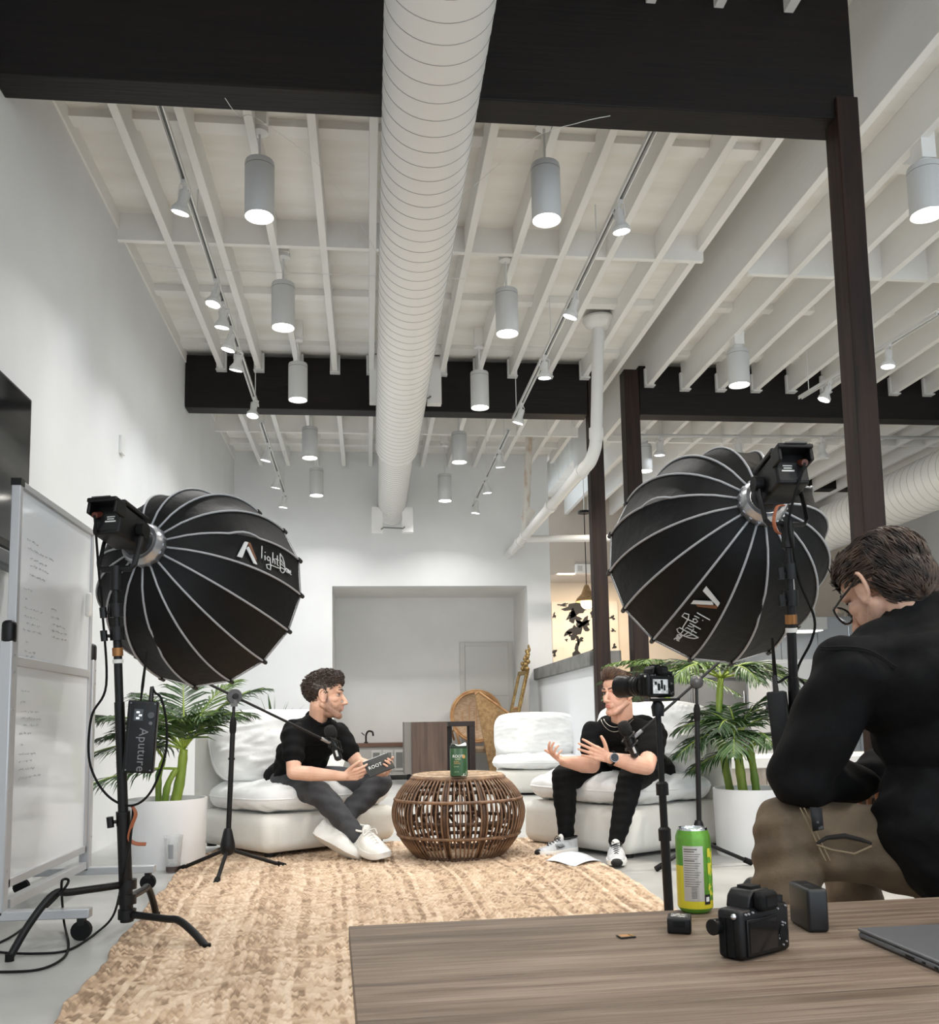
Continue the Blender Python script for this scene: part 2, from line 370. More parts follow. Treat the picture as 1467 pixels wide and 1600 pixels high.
# track lighting
def track(label, a, b, rods=()):
    a, b = V(a), V(b); t = thing('light_track', label, 'light track', a)
    fr = frame_from(b-a); L = (b-a).length
    T = Matrix.Translation(a) @ fr.to_4x4()
    m = MB(); m.box((0, .012, L/2), (.036, .012, L), T).box((-.0145, 0, L/2), (.007, .02, L), T).box((.0145, 0, L/2), (.007, .02, L), T)
    m.build('rail', METALW, t, world=True)
    MB().box((0, .004, L/2), (.012, .004, L*.99), T).build('slot', mat('track_slot', (90, 92, 92), .5), t, world=True)
    for q in rods:
        p = a+(b-a)*q; MB().tube([p+V((0, 0, .01)), (p.x, p.y, ZJ+.02)], .004, 6).build('hanger_rod', METALW, t, world=True)
    return t
def spot(label, p, aim, lit=True, s=1.0, group='white spotlights on the left track', power=None, cone=75):
    """track head: adapter on the rail, stem, flared body, lens. p = rail point, aim = beam direction"""
    p = V(p); t = thing('track_spotlight', label, 'spotlight', p, 0, group)
    MB().box((0, 0, -.012), (.026*s, .07*s, .026)).build('adapter', METALW, t)
    MB().tube([(0, 0, -.02), (0, 0, -.055*s)], .009*s, 8).build('stem', METALW, t)
    a = V(aim).normalized(); o = V((0, 0, -.06*s)); fr = frame_from(a); T = Matrix.Translation(o) @ fr.to_4x4()
    m = MB(); m.lathe([(.001, -.012*s), (.024*s, -.012*s), (.028*s, .0), (.028*s, .055*s), (.048*s, .085*s), (.052*s, .09*s), (.052*s, .112*s), (.047*s, .112*s), (.045*s, .105*s)], 22, T, cap=False)
    m.build('lamp_body', METALW, t)
    MB().lathe([(.0005, .106*s), (.046*s, .106*s)], 20, T, cap=False).build('lens', LENSC if lit else mat('unlit_lens', (214, 218, 222), .25), t)
    yk = MB(); yk.tube([T @ V((.034*s, 0, .03*s)), T @ V((.04*s, 0, -.03*s)), T @ V((0, 0, -.045*s)), T @ V((-.04*s, 0, -.03*s)), T @ V((-.034*s, 0, .03*s))], .004*s, 6); yk.build('yoke', METALW, t)
    if lit: lamp('SPOT', 'spot_lamp', p+o+a*(.125*s), a, power or SPOT_W, (.80, .91, 1), .04*s, cone=radians(cone), blend=.6, parent=t)
    return t
tl1 = ((-.99, 4.16, 3.735), (-.962, 8.19, 3.535)); tl2 = (tuple(at(408, 660, Y=8.45)), tuple(at(447, 779, Y=10.9)))
track('white light track along the left side in front of the far dark beam', *tl1, rods=(.3, .7, .97))
track('white light track left, continuing behind the far dark beam', *tl2, rods=(.1, .9))
tr1 = ((1.452, 4.16, 3.67), tuple(at(803, 655, Y=8.12))); tr2 = (tuple(at(795, 672, Y=8.5)), tuple(at(738, 792, Y=11)))
track('white light track along the right side in front of the far dark beam', *tr1, rods=(.3, .62, .97))
track('white light track right, continuing behind the far dark beam', *tr2, rods=(.1, .55))
def on(seg, px, py, dz=-.12):
    """point on a rail whose hanging lamp face shows at this photo height"""
    a, b = V(seg[0]), V(seg[1]); best = None
    for k in range(401):
        q = a+(b-a)*k/400; c = q+V((0, 0, dz)); r = c-CAMPOS
        cx = _r*r.x+_d*r.y+_u*r.z; y = PPY+FPX*cx.y/cx.z
        if best is None or abs(y-py) < best[0]: best = (abs(y-py), q)
    return best[1]
ORD = ['nearest', 'second', 'third', 'fourth', 'fifth', 'sixth', 'seventh', 'eighth', 'farthest']
for k, (x, y) in enumerate(((278, 318), (329, 466), (342, 500), (354, 537), (365, 568), (393, 643), (416, 712), (434, 755), (447, 786))):
    seg = tl1 if k < 6 else tl2
    spot(f'{ORD[k]} white spotlight on the left-hand light track', on(seg, x, y), (-.24+.06*(k % 3), (.2, -.1, .15, .05, .2, -.2, .1, .15, .1)[k], -1))
OR7 = ['nearest', 'second', 'third', 'fourth', 'fifth', 'sixth', 'farthest']
for k, (x, y) in enumerate(((978, 347), (909, 484), (859, 580), (820, 652), (783, 722), (762, 763), (742, 795))):
    seg = tr1 if k < 4 else tr2
    spot(f'{OR7[k]} white spotlight on the right-hand light track', on(seg, x, y), ((.12, -.35, 0, -.3, .1, .1, -.1)[k], (.1, .2, .1, .2, .2, .1, .1)[k], -1), group='white spotlights on the right track')
tq = ((3.78, 7.72, 3.52), (4.0, 5.0, 3.50))
tq = (tuple(at(1250, 622, Y=7.6)), tuple(at(1467, 490, Y=5.75)))
track('white light track in the right bay behind the near dark post', *tq, rods=(.08, .6))
spot('white spotlight tilted left on the right-bay track beside the dark post', on(tq, 1298, 617), (-.45, .1, -1), group='white spotlights in the right bay')
spot('white spotlight on the right-bay track right of the dark post', on(tq, 1385, 563), (-.1, 0, -1), group='white spotlights in the right bay')
tx = ((2.6, 9.4, 3.70), (7.6, 9.4, 3.74))
track('thin white light track crossing the right bay beyond the dark beam', *tx, rods=(.1, .5))
spot('lit white spotlight hanging beyond the dark beam, left above the right softbox', at(1030, 683, Y=9.4), (.0, .1, -1), s=1.15, group='white spotlights in the right bay')
spot('unlit white spotlight hanging over the top of the right softbox', at(1153, 684, Y=9.4), (.05, .1, -1), lit=False, s=1.3, group='white spotlights in the right bay')
spot('unlit white spotlight hanging just left of the near dark post', at(1283, 685, Y=9.4), (.05, .1, -1), lit=False, s=1.3, group='white spotlights in the right bay')
spot('small unlit spotlight on the short beam far right', V((b3.x, 12.0, b3.z)), (-.1, .2, -1), lit=False, s=1.2, group='white spotlights in the right bay')
# second round duct in the right bay
duct('white round duct crossing the right bay behind the dark post', [(5.52, 5.0, 2.98), (5.60, 11.85, 2.98)], .27, .12)
# rain-water pipes
PIPEW = mat('white_pvc_paint', (226, 225, 222), .45, bump=.05, bscale=30)
PIPEO = mat('chipped_pipe_paint', (224, 220, 212), .6, c2=(196, 172, 146), scale=14, stretch=(1, 1, .35), lo=.52, hi=.70)
dp = thing('downpipe', 'white downpipe dropping from the ceiling and elbowing back along the wall', 'pipe', (1.86, 7.2, 3.9))
MB().lathe([(.13, 0), (.135, .02), (.12, .05), (.10, .07), (.06, .09)], 28, Matrix.Translation((1.905, 7.2, 3.99)) @ Matrix.Rotation(pi, 4, 'X')).build('roof_flange', PIPEW, dp, world=True)
MB().tube([(1.90, 7.2, 3.96), (1.85, 7.2, 2.99)], .049, 20).build('pipe', PIPEW, dp, world=True)
MB().tube([(1.852, 7.2, 3.06), (1.85, 7.2, 2.98), (1.845, 7.2, 2.95)], [.06, .06, .05], 20).build('coupling', PIPEW, dp, world=True)
MB().tube(bez([(1.85, 7.2, 3.0), (1.84, 7.22, 2.9), (1.815, 7.3, 2.81), (1.79, 7.42, 2.785)], 6), .052, 20).build('elbow', PIPEW, dp, world=True)
MB().tube([(1.79, 7.42, 2.785), (1.745, 11.3, 2.765)], .049, 20).build('pipe', PIPEW, dp, world=True)
for y in (7.45, 8.7, 10.1, 10.45, 11.0): MB().tube([(1.79-(y-7.42)*.0116, y, 2.785-(y-7.42)*.005), (1.79-(y-7.33)*.0116, y+.09, 2.785-(y-7.42)*.005)], .06, 20).build('coupling', PIPEW, dp, world=True)
vp = at(828, 665, Y=10.2)
dp2 = thing('downpipe', 'paint-chipped far downpipe joining the long white pipe from above', 'pipe', (vp.x, 10.2, 2.8))
MB().lathe([(.14, 0), (.14, .02), (.12, .05), (.06, .07)], 24, Matrix.Translation((vp.x, 10.2, vp.z+.1)) @ Matrix.Rotation(pi, 4, 'X')).build('roof_flange', PIPEW, dp2, world=True)
MB().tube([(vp.x, 10.2, vp.z+.06), (1.765, 10.2, 2.80)], .042, 18).build('pipe', PIPEO, dp2, world=True)
MB().tube([(vp.x-.012, 10.2, 3.08), (1.768, 10.2, 2.96)], .054, 18).build('coupling', PIPEO, dp2, world=True)
tag(MB().tube([(1.80, 10.35, 2.775), (3.6, 10.35, 2.80)], .04, 16).build('branch_pipe', PIPEW), 'thin white horizontal pipe branching right behind the slim dark post', 'pipe')
# loose wires strung from the beams
def wire(label, pts, r=.0016, m=METALW):
    return tag(MB().tube(bez(pts, 10), r, 5).build('loose_wire', m), label, 'wire')
wire('thin white wire drooping from the near beam left of the duct', [(-.62, 4.0, 3.515), (-.57, 4.1, 3.50), (-.5, 4.3, 3.62), (-.2, 4.9, 3.72), (.1, 5.6, 3.6)])
wire('thin white wire from the near beam right of the duct', [(1.02+.12, 3.98, 3.515), (1.0, 4.02, 3.50), (.8, 4.2, 3.52), (.5, 4.6, 3.45)])
wire('thin white cable stapled along the ceiling deck beyond the blocking', [(-1.55, 6.25, 3.87), (-1.3, 6.28, 3.845), (-.3, 6.3, 3.845), (.7, 6.3, 3.845)], .003)
# television, sensor on the left wall
tv = thing('television', 'large black flat television mounted on the left wall', 'television', (XL+.05, 3.7, 1.5))
MB().box2((XL+.005, 2.85, 1.50), (XL+.055, 4.385, 2.235)).build('casing', BLACKP, tv, world=True, bevel=.004)
MB().box2((XL+.055, 2.865, 1.53), (XL+.057, 4.365, 2.222)).build('screen', mat('tv_glass', (22, 23, 25), .08, spec=.6), tv, world=True)
tag(MB().box2((XL+.03, 3.75, 1.40), (XL+.10, 4.30, 1.47)).build('sound_bar', mat('sound_bar_grey', (120, 121, 122), .6), bevel=.01), 'grey bar under the television behind the whiteboard', 'sound bar')
ws = at(191, 696, X=XL+.01)
tag(MB().box((ws.x, ws.y, ws.z), (.02, .09, .12)).build('wall_sensor', METALW, bevel=.004), 'small white sensor plate high on the left wall', 'sensor')
# ================================================================ rug and furniture
import numpy as np
# ---- jute rug: rows of braids running down the room, ragged hem
def jute_material():
    m = mat('jute', (160, 132, 106), .9, c2=(212, 190, 164), scale=90, stretch=(1, .7, 1), detail=6, lo=.3, hi=.7)
    return m
RUG0 = (-.93, 1.0); RUG1 = (1.16, 5.7)
def rug():
    dx_, dy_ = .0068, .0115
    nx = int((RUG1[0]-RUG0[0])/dx_); ny = int((RUG1[1]-RUG0[1])/dy_)
    xs = np.linspace(0, 1, nx); ys = np.linspace(0, 1, ny)
    X, Y = np.meshgrid(RUG0[0]+xs*(RUG1[0]-RUG0[0]), RUG0[1]+ys*(RUG1[1]-RUG0[1]))
    rng = np.random.default_rng(3)
    # the hems wander: left hem flares towards the camera
    left = np.interp(Y, [1.0, 2.48, 3.7, 4.23, 5.05, 5.4, 5.7], [-.70, -.765, -.863, -.896, -.935, -.90, -.86])
    left = left+.008*np.sin(Y*9)+.004*np.sin(Y*31)
    rt = np.interp(Y, [1.0, 3.64, 4.02, 4.4, 4.63, 4.9, 5.7], [1.16, 1.14, 1.16, 1.16, 1.13, 1.08, 1.05])
    s = (X-RUG0[0])/(RUG1[0]-RUG0[0]); X2 = left+s*(rt-left)
    row = .0205; ph = s*2.06/row
    r = np.floor(ph); fr = ph-r
    off = (r % 2)*.5
    bl = (Y/.024+off+.15*np.sin(r*12.9)) ; bf = bl-np.floor(bl)
    skew = np.abs(fr-.5)*.9
    bb = np.abs(((bf+skew) % 1)-.5)*2
    cell = (np.sin(np.floor(bl)*127.1+r*311.7)*43758.5453) % 1
    Z = .008+.013*np.sqrt(np.clip(1-(2*fr-1)**2, 0, 1))*(.40+.60*np.sin(bb*pi))+.003*cell
    Z += .004*np.sin(X*3.1+1)*np.sin(Y*2.3)
    edge = np.minimum(np.minimum(s, 1-s)*2.06, np.minimum(ys, 1-ys)[:, None]*4.7)
    Z = np.where(edge < .006, .002, Z)
    P = np.stack([X2, Y, Z], -1).reshape(-1, 3)
    i = np.arange(nx-1); j = np.arange(ny-1); I, J = np.meshgrid(i, j); a = (J*nx+I).ravel()
    F = np.stack([a, a+1, a+nx+1, a+nx], -1)
    me = bpy.data.meshes.new('jute_rug'); me.vertices.add(len(P)); me.vertices.foreach_set('co', P.ravel())
    me.loops.add(F.size); me.loops.foreach_set('vertex_index', F.ravel().astype(np.int32))
    me.polygons.add(len(F)); me.polygons.foreach_set('loop_start', np.arange(0, F.size, 4, dtype=np.int32)); me.polygons.foreach_set('loop_total', np.full(len(F), 4, dtype=np.int32))
    me.update(calc_edges=True)
    # strand colours: plaits vary lighter or darker, the darkest tones painting in crevice shade
    rowc = (np.sin(r*78.233)*43758.5453) % 1; patch = (np.sin(np.floor(Y/.13+((np.sin(r*3.3)*971.7) % 1))*12.99+r*3.7)*4375.85) % 1
    val = (.52*cell+.40*rowc+.08*patch); at_ = me.attributes.new('strand', 'FLOAT', 'POINT'); at_.data.foreach_set('value', val.ravel().astype(np.float32))
    m = jute_material(); nt = m.node_tree; b = nt.nodes['Principled BSDF']
    an = nt.nodes.new('ShaderNodeAttribute'); an.attribute_name = 'strand'
    rp = nt.nodes.new('ShaderNodeValToRGB'); e = rp.color_ramp.elements
    e[0].position = .16; e[0].color = srgb((108, 82, 60)); e[1].position = .84; e[1].color = srgb((232, 212, 188)); x = e.new(.46); x.color = srgb((192, 165, 137))
    nt.links.new(an.outputs['Fac'], rp.inputs[0])
    mx = nt.nodes.new('ShaderNodeMix'); mx.data_type = 'RGBA'; mx.inputs[0].default_value = .30
    src = b.inputs['Base Color'].links[0].from_socket
    nt.links.new(rp.outputs[0], mx.inputs[6]); nt.links.new(src, mx.inputs[7]); nt.links.new(mx.outputs[2], b.inputs['Base Color'])
    me.materials.append(m); o = bpy.data.objects.new('jute_rug', me); link(o)
    return tag(o, 'braided natural jute rug lying across the grey concrete floor', 'rug')
rug()
# ---- slipcovered armless lounge chairs
LINEN = mat('white_linen', (226, 227, 226), .85, c2=(238, 239, 238), scale=5, bump=.35, bscale=16, sheen=.2)
LINEN2 = mat('ivory_linen_base', (216, 214, 207), .85, c2=(227, 226, 220), scale=4, bump=.3, bscale=11, sheen=.2)
def pillow(sx, sy, h, seed=0, puff=.55, wr=.012, n=52):
    """soft cushion centred on the origin: rounded rectangle plan, domed faces, creases"""
    def pt(side):
        out = []
        for j in range(n):
            for i in range(n):
                u = -1+2*i/(n-1); v = -1+2*j/(n-1)
                a, b = sin(u*pi/2), sin(v*pi/2)
                # squircle mapping keeps round corners
                k = .26; x = a*sqrt(max(0, 1-k*b**4)); y = b*sqrt(max(0, 1-k*a**4))
                e = (1-abs(a)**7)*(1-abs(b)**7); e = max(e, 0)**.36
                z = side*h/2*e*(1-puff+puff*(1-a*a*.8)*(1-b*b*.8))
                w = noise.noise(V((a*2.1+seed*7, b*2.1, side*3+seed)))*wr*1.5+(abs(noise.noise(V((a*3.2+seed*3+.8*b, b*5-.7*a, side+seed))))-.22)*wr*2.2+(abs(noise.noise(V((a*7+seed*5, b*9+a*3, side*2+seed))))-.2)*wr*.9
                out.append((x*sx/2, y*sy/2, z+w*e))
        return out
    m = MB()
    fs = [(j*n+i, j*n+i+1, (j+1)*n+i+1, (j+1)*n+i) for j in range(n-1) for i in range(n-1)]
    m.add(pt(1), fs); m.add(pt(-1), [tuple(reversed(q)) for q in fs])
    rim = []
    top = pt(1)
    for i in range(n): rim.append(top[i])
    for j in range(1, n): rim.append(top[j*n+n-1])
    for i in range(n-2, -1, -1): rim.append(top[(n-1)*n+i])
    for j in range(n-2, 0, -1): rim.append(top[j*n])
    rim.append(rim[0])
    return m, rim
def cushion(name, parent, sx, sy, h, T, seed, puff=.55, wr=.012, m_=None):
    m, rim = pillow(sx, sy, h, seed, puff, wr)
    m.v = [tuple(T @ V(p)) for p in m.v]; o = m.build(name, m_ or LINEN, parent, smooth=180)
    r2 = [T @ V(p) for p in rim]
    MB().tube(r2, .0045, 6, cap=False).build('piping', m_ or LINEN, o)
    return o
def soft_base(parent, w, d, z0, z1, r=.06):
    m = MB(); m.rbox((0, d/2, (z0+z1)/2), (w, d, z1-z0), r, 5); me = m
    me.v = [(x+noise.noise(V((x*3, y*3, z*5)))*.010, y+noise.noise(V((x*3+9, y*3, z*5)))*.010, z) for x, y, z in me.v]
    return me.build('base', LINEN2, parent, smooth=180)
def lounge_chair(label, loc, rotz, w=.9, d=.88, zb=.25, zs=.40, zt=.80, lean=.30, seed=1, legs=True, back_w=None):
    """local x = along the front edge, y = towards the back"""
    t = thing('lounge_chair', label, 'armchair', loc, rotz, 'white slipcovered lounge chairs')
    soft_base(t, w, d, .02, zb)
    for sx in (-1, 1):
        for y in (.09, d-.09): MB().cyl((sx*(w/2-.09), y, 0), (sx*(w/2-.09), y, .03), .03, n=12).build('foot', BLACKP, t)
    bk = MB(); bk.rbox((0, d-.05, (zb+zt-.10)/2), (w*.98, .13, zt-.10-zb+.1), .05, 4); bk.build('back_frame', LINEN2, t, smooth=180)
    cushion('seat_cushion', t, w*1.04, d*.90, (zs-zb)*1.25, Matrix.Translation((0, d*.43, (zs+zb)/2+.010)), seed, .28, .014)
    hh = zt-zs+.10; T = Matrix.Translation((0, d-.24, zs-.015+hh/2)) @ Matrix.Rotation(pi/2-lean, 4, 'X')
    cushion('back_cushion', t, (back_w or w)*1.0, hh, .26, T, seed+5, .5, .013)
    return t
# left chair: front edge from N towards R; the right chair mirrors it
NL = V((-.545, 5.085, 0)); dL = V((.727, .538, 0)).normalized(); angL = atan2(dL.y, dL.x); wL = .90
cL = NL+dL*(wL/2); chairL = lounge_chair('white slipcovered lounge chair on the left under the man with the tablet', (cL.x, cL.y, .02), angL, wL, .84, .22, .365, .715, .36, 1)
NR = V((1.31, 4.74, 0)); FR = V((.89, 5.50, 0)); dR = (NR-FR).normalized(); angR = atan2(dR.y, dR.x); wR = (NR-FR).length
cR = (NR+FR)/2; chairR = lounge_chair('white slipcovered lounge chair on the right under the man with the watch', (cR.x, cR.y, .0), angR, wR, .86, .26, .405, .735, .34, 11)
lounge_chair('third white lounge chair, empty, further back beside the half wall', (1.62, 9.0, 0), radians(-9), .84, .80, .24, .36, .72, .2, 21)
# ---- rattan drum table
RAT = mat('rattan', (92, 66, 48), .55, c2=(140, 108, 80), scale=30, stretch=(1, 1, .3))
RATD = mat('rattan_dark', (62, 43, 31), .55, c2=(92, 66, 48), scale=24)
RATW = mat('rattan_top', (150, 124, 98), .55, c2=(182, 158, 130), scale=12, stretch=(1, 6, 1), bump=.4, bscale=20)
TX, TY, TH = .478, 5.06, .43
rt = thing('rattan_table', 'round drum-shaped rattan coffee table between the two lounge chairs', 'coffee table', (TX, TY, .014))
prof = [(.225, 0.0), (.262, .035), (.305, .09), (.338, .155), (.352, .215), (.348, .265), (.325, .325), (.287, .375), (.243, .412)]
def prad(z):
    for (r0, z0), (r1, z1) in zip(prof[:-1], prof[1:]):
        if z0 <= z <= z1: return r0+(r1-r0)*(z-z0)/(z1-z0)
    return prof[-1][0]
pp = bez([(r, 0, z) for r, z in prof], 4)
rib = MB().tube(pp, .0048, 6).build('rib', RAT, rt, smooth=180)
NRIB = 76
for k in range(1, NRIB): inst(rib, rt, rot=(0, 0, 2*pi*k/NRIB+.012*sin(k*5.3)))
st = MB().tube([(p.x-.016, 0, p.z) for p in pp], .016, 8, flat=.45, upv=(1, 0, 0)).build('strut', RATD, rt, smooth=180)
for k in range(1, 10): inst(st, rt, rot=(0, 0, 2*pi*k/10))
dg = MB().tube([(.30, 0, .10), (.27*cos(.42), .27*sin(.42), .25), (.22*cos(.75), .22*sin(.75), .38)], .009, 6).build('brace', RATD, rt, smooth=180)
for k in range(1, 10): inst(dg, rt, rot=(0, 0, 2*pi*k/10+.2))
def hoop(z, r, w, m, name='hoop'):
    q = 64; MB().tube([(r*cos(2*pi*k/q), r*sin(2*pi*k/q), z) for k in range(q+1)], w, 7, cap=False).build(name, m, rt, smooth=180)
for z in (.118, .300): hoop(z, prad(z)+.005, .0085, RAT)
hoop(.005, .228, .011, RATD); hoop(.408, .246, .012, RAT)
for z, r in ((.085, .275), (.19, .31), (.345, .27)): hoop(z, r, .010, RATD, 'inner_hoop')
m = MB(); m.lathe([(.001, .405), (.235, .405), (.246, .412), (.246, .424), (.238, .430), (.001, .430)], 48, cap=False); m.build('table_top', RATW, rt)
q = [(0.238*cos(a), .238*sin(a)) for a in [2*pi*k/64 for k in range(65)]]
for rr in (.215, .165, .115, .065): MB().tube([(x*rr/.238, y*rr/.238, .4305) for x, y in q], .0035, 5, cap=False).build('top_coil', RATW, rt)
# ---- green canister on it
GREEN = mat('canister_green', (46, 84, 52), .4); WHITEP = mat('white_print', (236, 238, 232), .5); GOLDP = mat('gold_print', (190, 152, 92), .5); PALEG = mat('pale_green_print', (188, 200, 160), .5)
cpos = at(717, 1212, Z=TH+.014+.001); cpos.z = TH+.0145
cn = thing('supplement_tub', 'green canister with white lettering standing on the rattan table', 'canister', cpos)
m = MB(); m.lathe([(.001, 0), (.042, 0), (.045, .003), (.045, .138), (.043, .142), (.001, .142)], 32, cap=False); m.build('tub', GREEN, cn)
m = MB(); m.lathe([(.0462, .143), (.0465, .146), (.0465, .150), (.040, .153), (.001, .153)], 32, cap=False); m.build('dark_rim', mat('canister_dark_rim', (30, 44, 34), .5), cn)
m = MB(); m.grid(lambda u, v: ((.040*v)*cos(2*pi*u), (.040*v)*sin(2*pi*u), .153+(1-v**2)*.004+(.018*max(0, sin(2*pi*u*2+.6))*(v**2)*.8)), 32, 7, closed_u=True); m.build('peeled_foil_lid', mat('foil_white', (244, 244, 240), .4), cn, smooth=180)
face = (CAMPOS-cpos); face.z = 0; face.normalize(); sidev = V((face.y, -face.x, 0))*-1
def on_tub(txt, s, z, m_, dx=0, r=.0456):
    o = cpos+face*r+V((0, 0, z))+sidev*dx
    text_mesh(txt, s, 'lettering', m_, cn, basis(o, sidev, (0, 0, 1)), .0004)
on_tub('ROOT', .019, .100, WHITEP, -.004); on_tub('LABS', .013, .086, PALEG, -.004); on_tub('SUPER', .009, .073, GOLDP, -.012); on_tub('GREENS', .009, .064, GOLDP, -.008); on_tub('POWDER', .006, .048, PALEG, -.012); on_tub('NET WT', .006, .022, PALEG, -.012)
MB().cyl(cpos+face*.038+sidev*.026+V((0, 0, .098)), cpos+face*.0385+sidev*.0265+V((0, 0, .098)), .010, n=18).build('gold_seal', GOLDP, cn, world=True)
m = MB(); pts = [(0, 0, .0), (.0, 0, .024), (.020, 0, 0)]
def tubpt(a, z, r=.0453):
    d_ = face*cos(a)+sidev*sin(a); return d_*r+V((0, 0, z))
m.add([tubpt(.25, .001), tubpt(.55, .001), tubpt(.9, .001), tubpt(1.0, .024), tubpt(.62, .014)], [(0, 1, 4), (1, 2, 3, 4)]); m.build('white_flash', WHITEP, cn)
# ---- plant pots and palms
POTW = mat('white_fibreglass', (232, 233, 234), .5, c2=(240, 240, 240), scale=3)
SOIL = mat('pot_soil', (128, 124, 118), .95, c2=(150, 146, 138), scale=40, bump=.6)
LEAF = mat('palm_leaf', (30, 56, 26), .42, c2=(62, 92, 44), scale=7); LEAFL = mat('palm_leaf_light', (58, 88, 38), .42, c2=(108, 134, 62), scale=6)
STEM = mat('palm_stem', (96, 128, 40), .45, c2=(150, 168, 66), scale=9, stretch=(1, 1, .4)); STEMB = mat('palm_stem_base', (150, 110, 70), .7)
def frond(parent, base, azim, length, rise, droop, nl=26, m_=LEAF, lw=.011, ll=.16, seed=0, flat=.35):
    """arching midrib with paired leaflets, one mesh with a sub-part midrib"""
    rnd = random.Random(seed); d = V((cos(azim), sin(azim), 0)); base = V(base)
    pts = []
    for k in range(13):
        s = k/12; pts.append(base+d*(length*(s*cos(rise)+.05*s*s))+V((0, 0, length*(s*sin(rise)-droop*s*s))))
    m = MB(); side = V((-d.y, d.x, 0))
    for k in range(nl):
        s = .16+.84*k/(nl-1); i = min(int(s*12), 11); fr = s*12-i
        p = pts[i].lerp(pts[i+1], fr); t = (pts[i+1]-pts[i]).normalized(); up = side.cross(t).normalized()
        L = ll*(sin(pi*min(1, s*.78+.2)))**.7*(.85+.3*rnd.random())
        for sd in (-1, 1):
            a = (.55+.75*(1-s))*(.9+.2*rnd.random())
            dirv = (t*cos(a)+side*sd*sin(a)*(1-flat*.2)+up*(flat*.55-.25*rnd.random())).normalized()
            wv = dirv.cross(up).normalized()*lw*.5*(.8+.4*rnd.random())
            q0, q1, q2, q3 = p, p+dirv*L*.35+up*.004, p+dirv*L*.72-V((0, 0, L*.07)), p+dirv*L-V((0, 0, L*.22))
            fold = up*lw*.22
            m.add([q0-wv*.5, q0+wv*.5, q1-wv-fold, q1+fold*.4, q1+wv-fold, q2-wv*.85-fold, q2+fold*.4, q2+wv*.85-fold, q3],
                  [(0, 3, 2), (0, 1, 3), (1, 4, 3), (2, 3, 6, 5), (3, 4, 7, 6), (5, 6, 8), (6, 7, 8)])
    o = m.build('frond', m_, parent, smooth=60)
    MB().tube(pts, [.007*(1-.8*k/12) for k in range(13)], 6).build('midrib', STEM, o, smooth=180)
    return o
def pot(parent, r, h):
    m = MB(); m.lathe([(.001, 0), (r*.94, 0), (r*.965, .012), (r, h-.004), (r, h), (r*.95, h), (r*.94, h-.05), (.001, h-.05)], 48, cap=False); m.build('pot', POTW, parent)
    MB().lathe([(r*.94, h-.045), (.001, h-.042)], 32, cap=False).build('soil', SOIL, parent)
def stem(parent, pts, r0, r1):
    pts = bez(pts, 5); k = len(pts); o = MB().tube(pts, [r0+(r1-r0)*i/(k-1)+(.0025 if i % 4 == 0 else 0) for i in range(k)], 12).build('stem', STEM, parent, smooth=180)
    return o
rs = random.Random(5)
pl = thing('potted_palm', 'potted palm in a white planter at the left behind the light stand', 'potted plant', (-1.06, 5.15, 0))
pot(pl, .208, .345)
stem(pl, [(.04, 0, .30), (.07, .0, .45), (.085, .0, .60)], .030, .021); stem(pl, [(-.05, .05, .30), (-.055, .06, .45), (-.03, .06, .55)], .018, .013); stem(pl, [(0, -.06, .30), (.02, -.07, .42), (.06, -.05, .5)], .02, .013)
fl = [(2.9, .82, .75, .55, 0), (2.4, .85, 1.0, .5, 0), (.35, .88, 1.0, .5, 0), (-.1, .85, .85, .5, 0), (.7, .8, 1.15, .45, 1), (-2.8, .7, 1.0, .55, 0), (1.8, .8, 1.2, .4, 0), (-2.95, .62, .35, .5, 0), (3.05, .6, .62, .55, 0), (-2.6, .55, .12, .35, 0), (2.75, .62, .85, .6, 1), (2.2, .66, 1.1, .6, 0), (1.2, .68, 1.0, .6, 0), (.5, .7, .95, .62, 1), (.05, .72, .75, .55, 0), (-.3, .6, .95, .6, 0), (-.9, .5, 1.1, .6, 0), (-1.6, .45, 1.15, .6, 1), (-2.2, .5, .95, .6, 0), (.25, .55, .45, .5, 0), (2.6, .45, .3, .5, 0), (-1.2, .45, .55, .6, 0), (3.5, .5, .95, .6, 0), (.8, .6, .7, .5, 0), (-.6, .46, .5, .55, 0)]
fl = [q_ for q_ in fl if not (abs(q_[0]) < 1.3 and q_[2] < .9)]
for k, (az, L, ri, dr, li) in enumerate(fl):
    b = [(.085, 0, .60), (-.03, .06, .55), (.06, -.05, .5)][0 if k % 4 else k % 3]
    frond(pl, b, az, L*.88, ri, dr*.85, 28, LEAFL if li else LEAF, .0115, .20, k)
sp = thing('potted_dracaena', 'spiky dark plant half hidden behind the left lounge chair', 'potted plant', (-.62, 6.35, 0))
pot(sp, .16, .34); stem(sp, [(0, 0, .3), (.02, 0, .5), (.0, 0, .68)], .018, .014)
for k in range(24):
    az = k*2.4; L = .30+.12*rs.random(); ri = .25+1.0*rs.random(); d = V((cos(az), sin(az), 0)); m = MB()
    pts = [V((0, 0, .62))+d*L*s*cos(ri)+V((0, 0, L*(s*sin(ri)-.35*s*s*(1.2-ri*.6)))) for s in (0, .25, .5, .75, 1)]
    m.tube(pts, [.008, .013, .012, .008, .001], 6, flat=.15); m.build('leaf', LEAF, sp, smooth=180)
pr_ = thing('potted_palm', 'potted palm in a white planter at the right behind the round softbox stand', 'potted plant', (at(1176, 1240, Y=4.82).x, 4.82, 0))
pot(pr_, .205, .345)
stem(pr_, [(-.05, 0, .30), (-.065, .0, .46), (-.075, .0, .62)], .026, .02); stem(pr_, [(.01, -.03, .30), (.0, -.03, .42), (-.015, -.03, .56)], .022, .016); stem(pr_, [(-.08, .10, .30), (-.12, .12, .65), (-.10, .12, .93)], .022, .016)
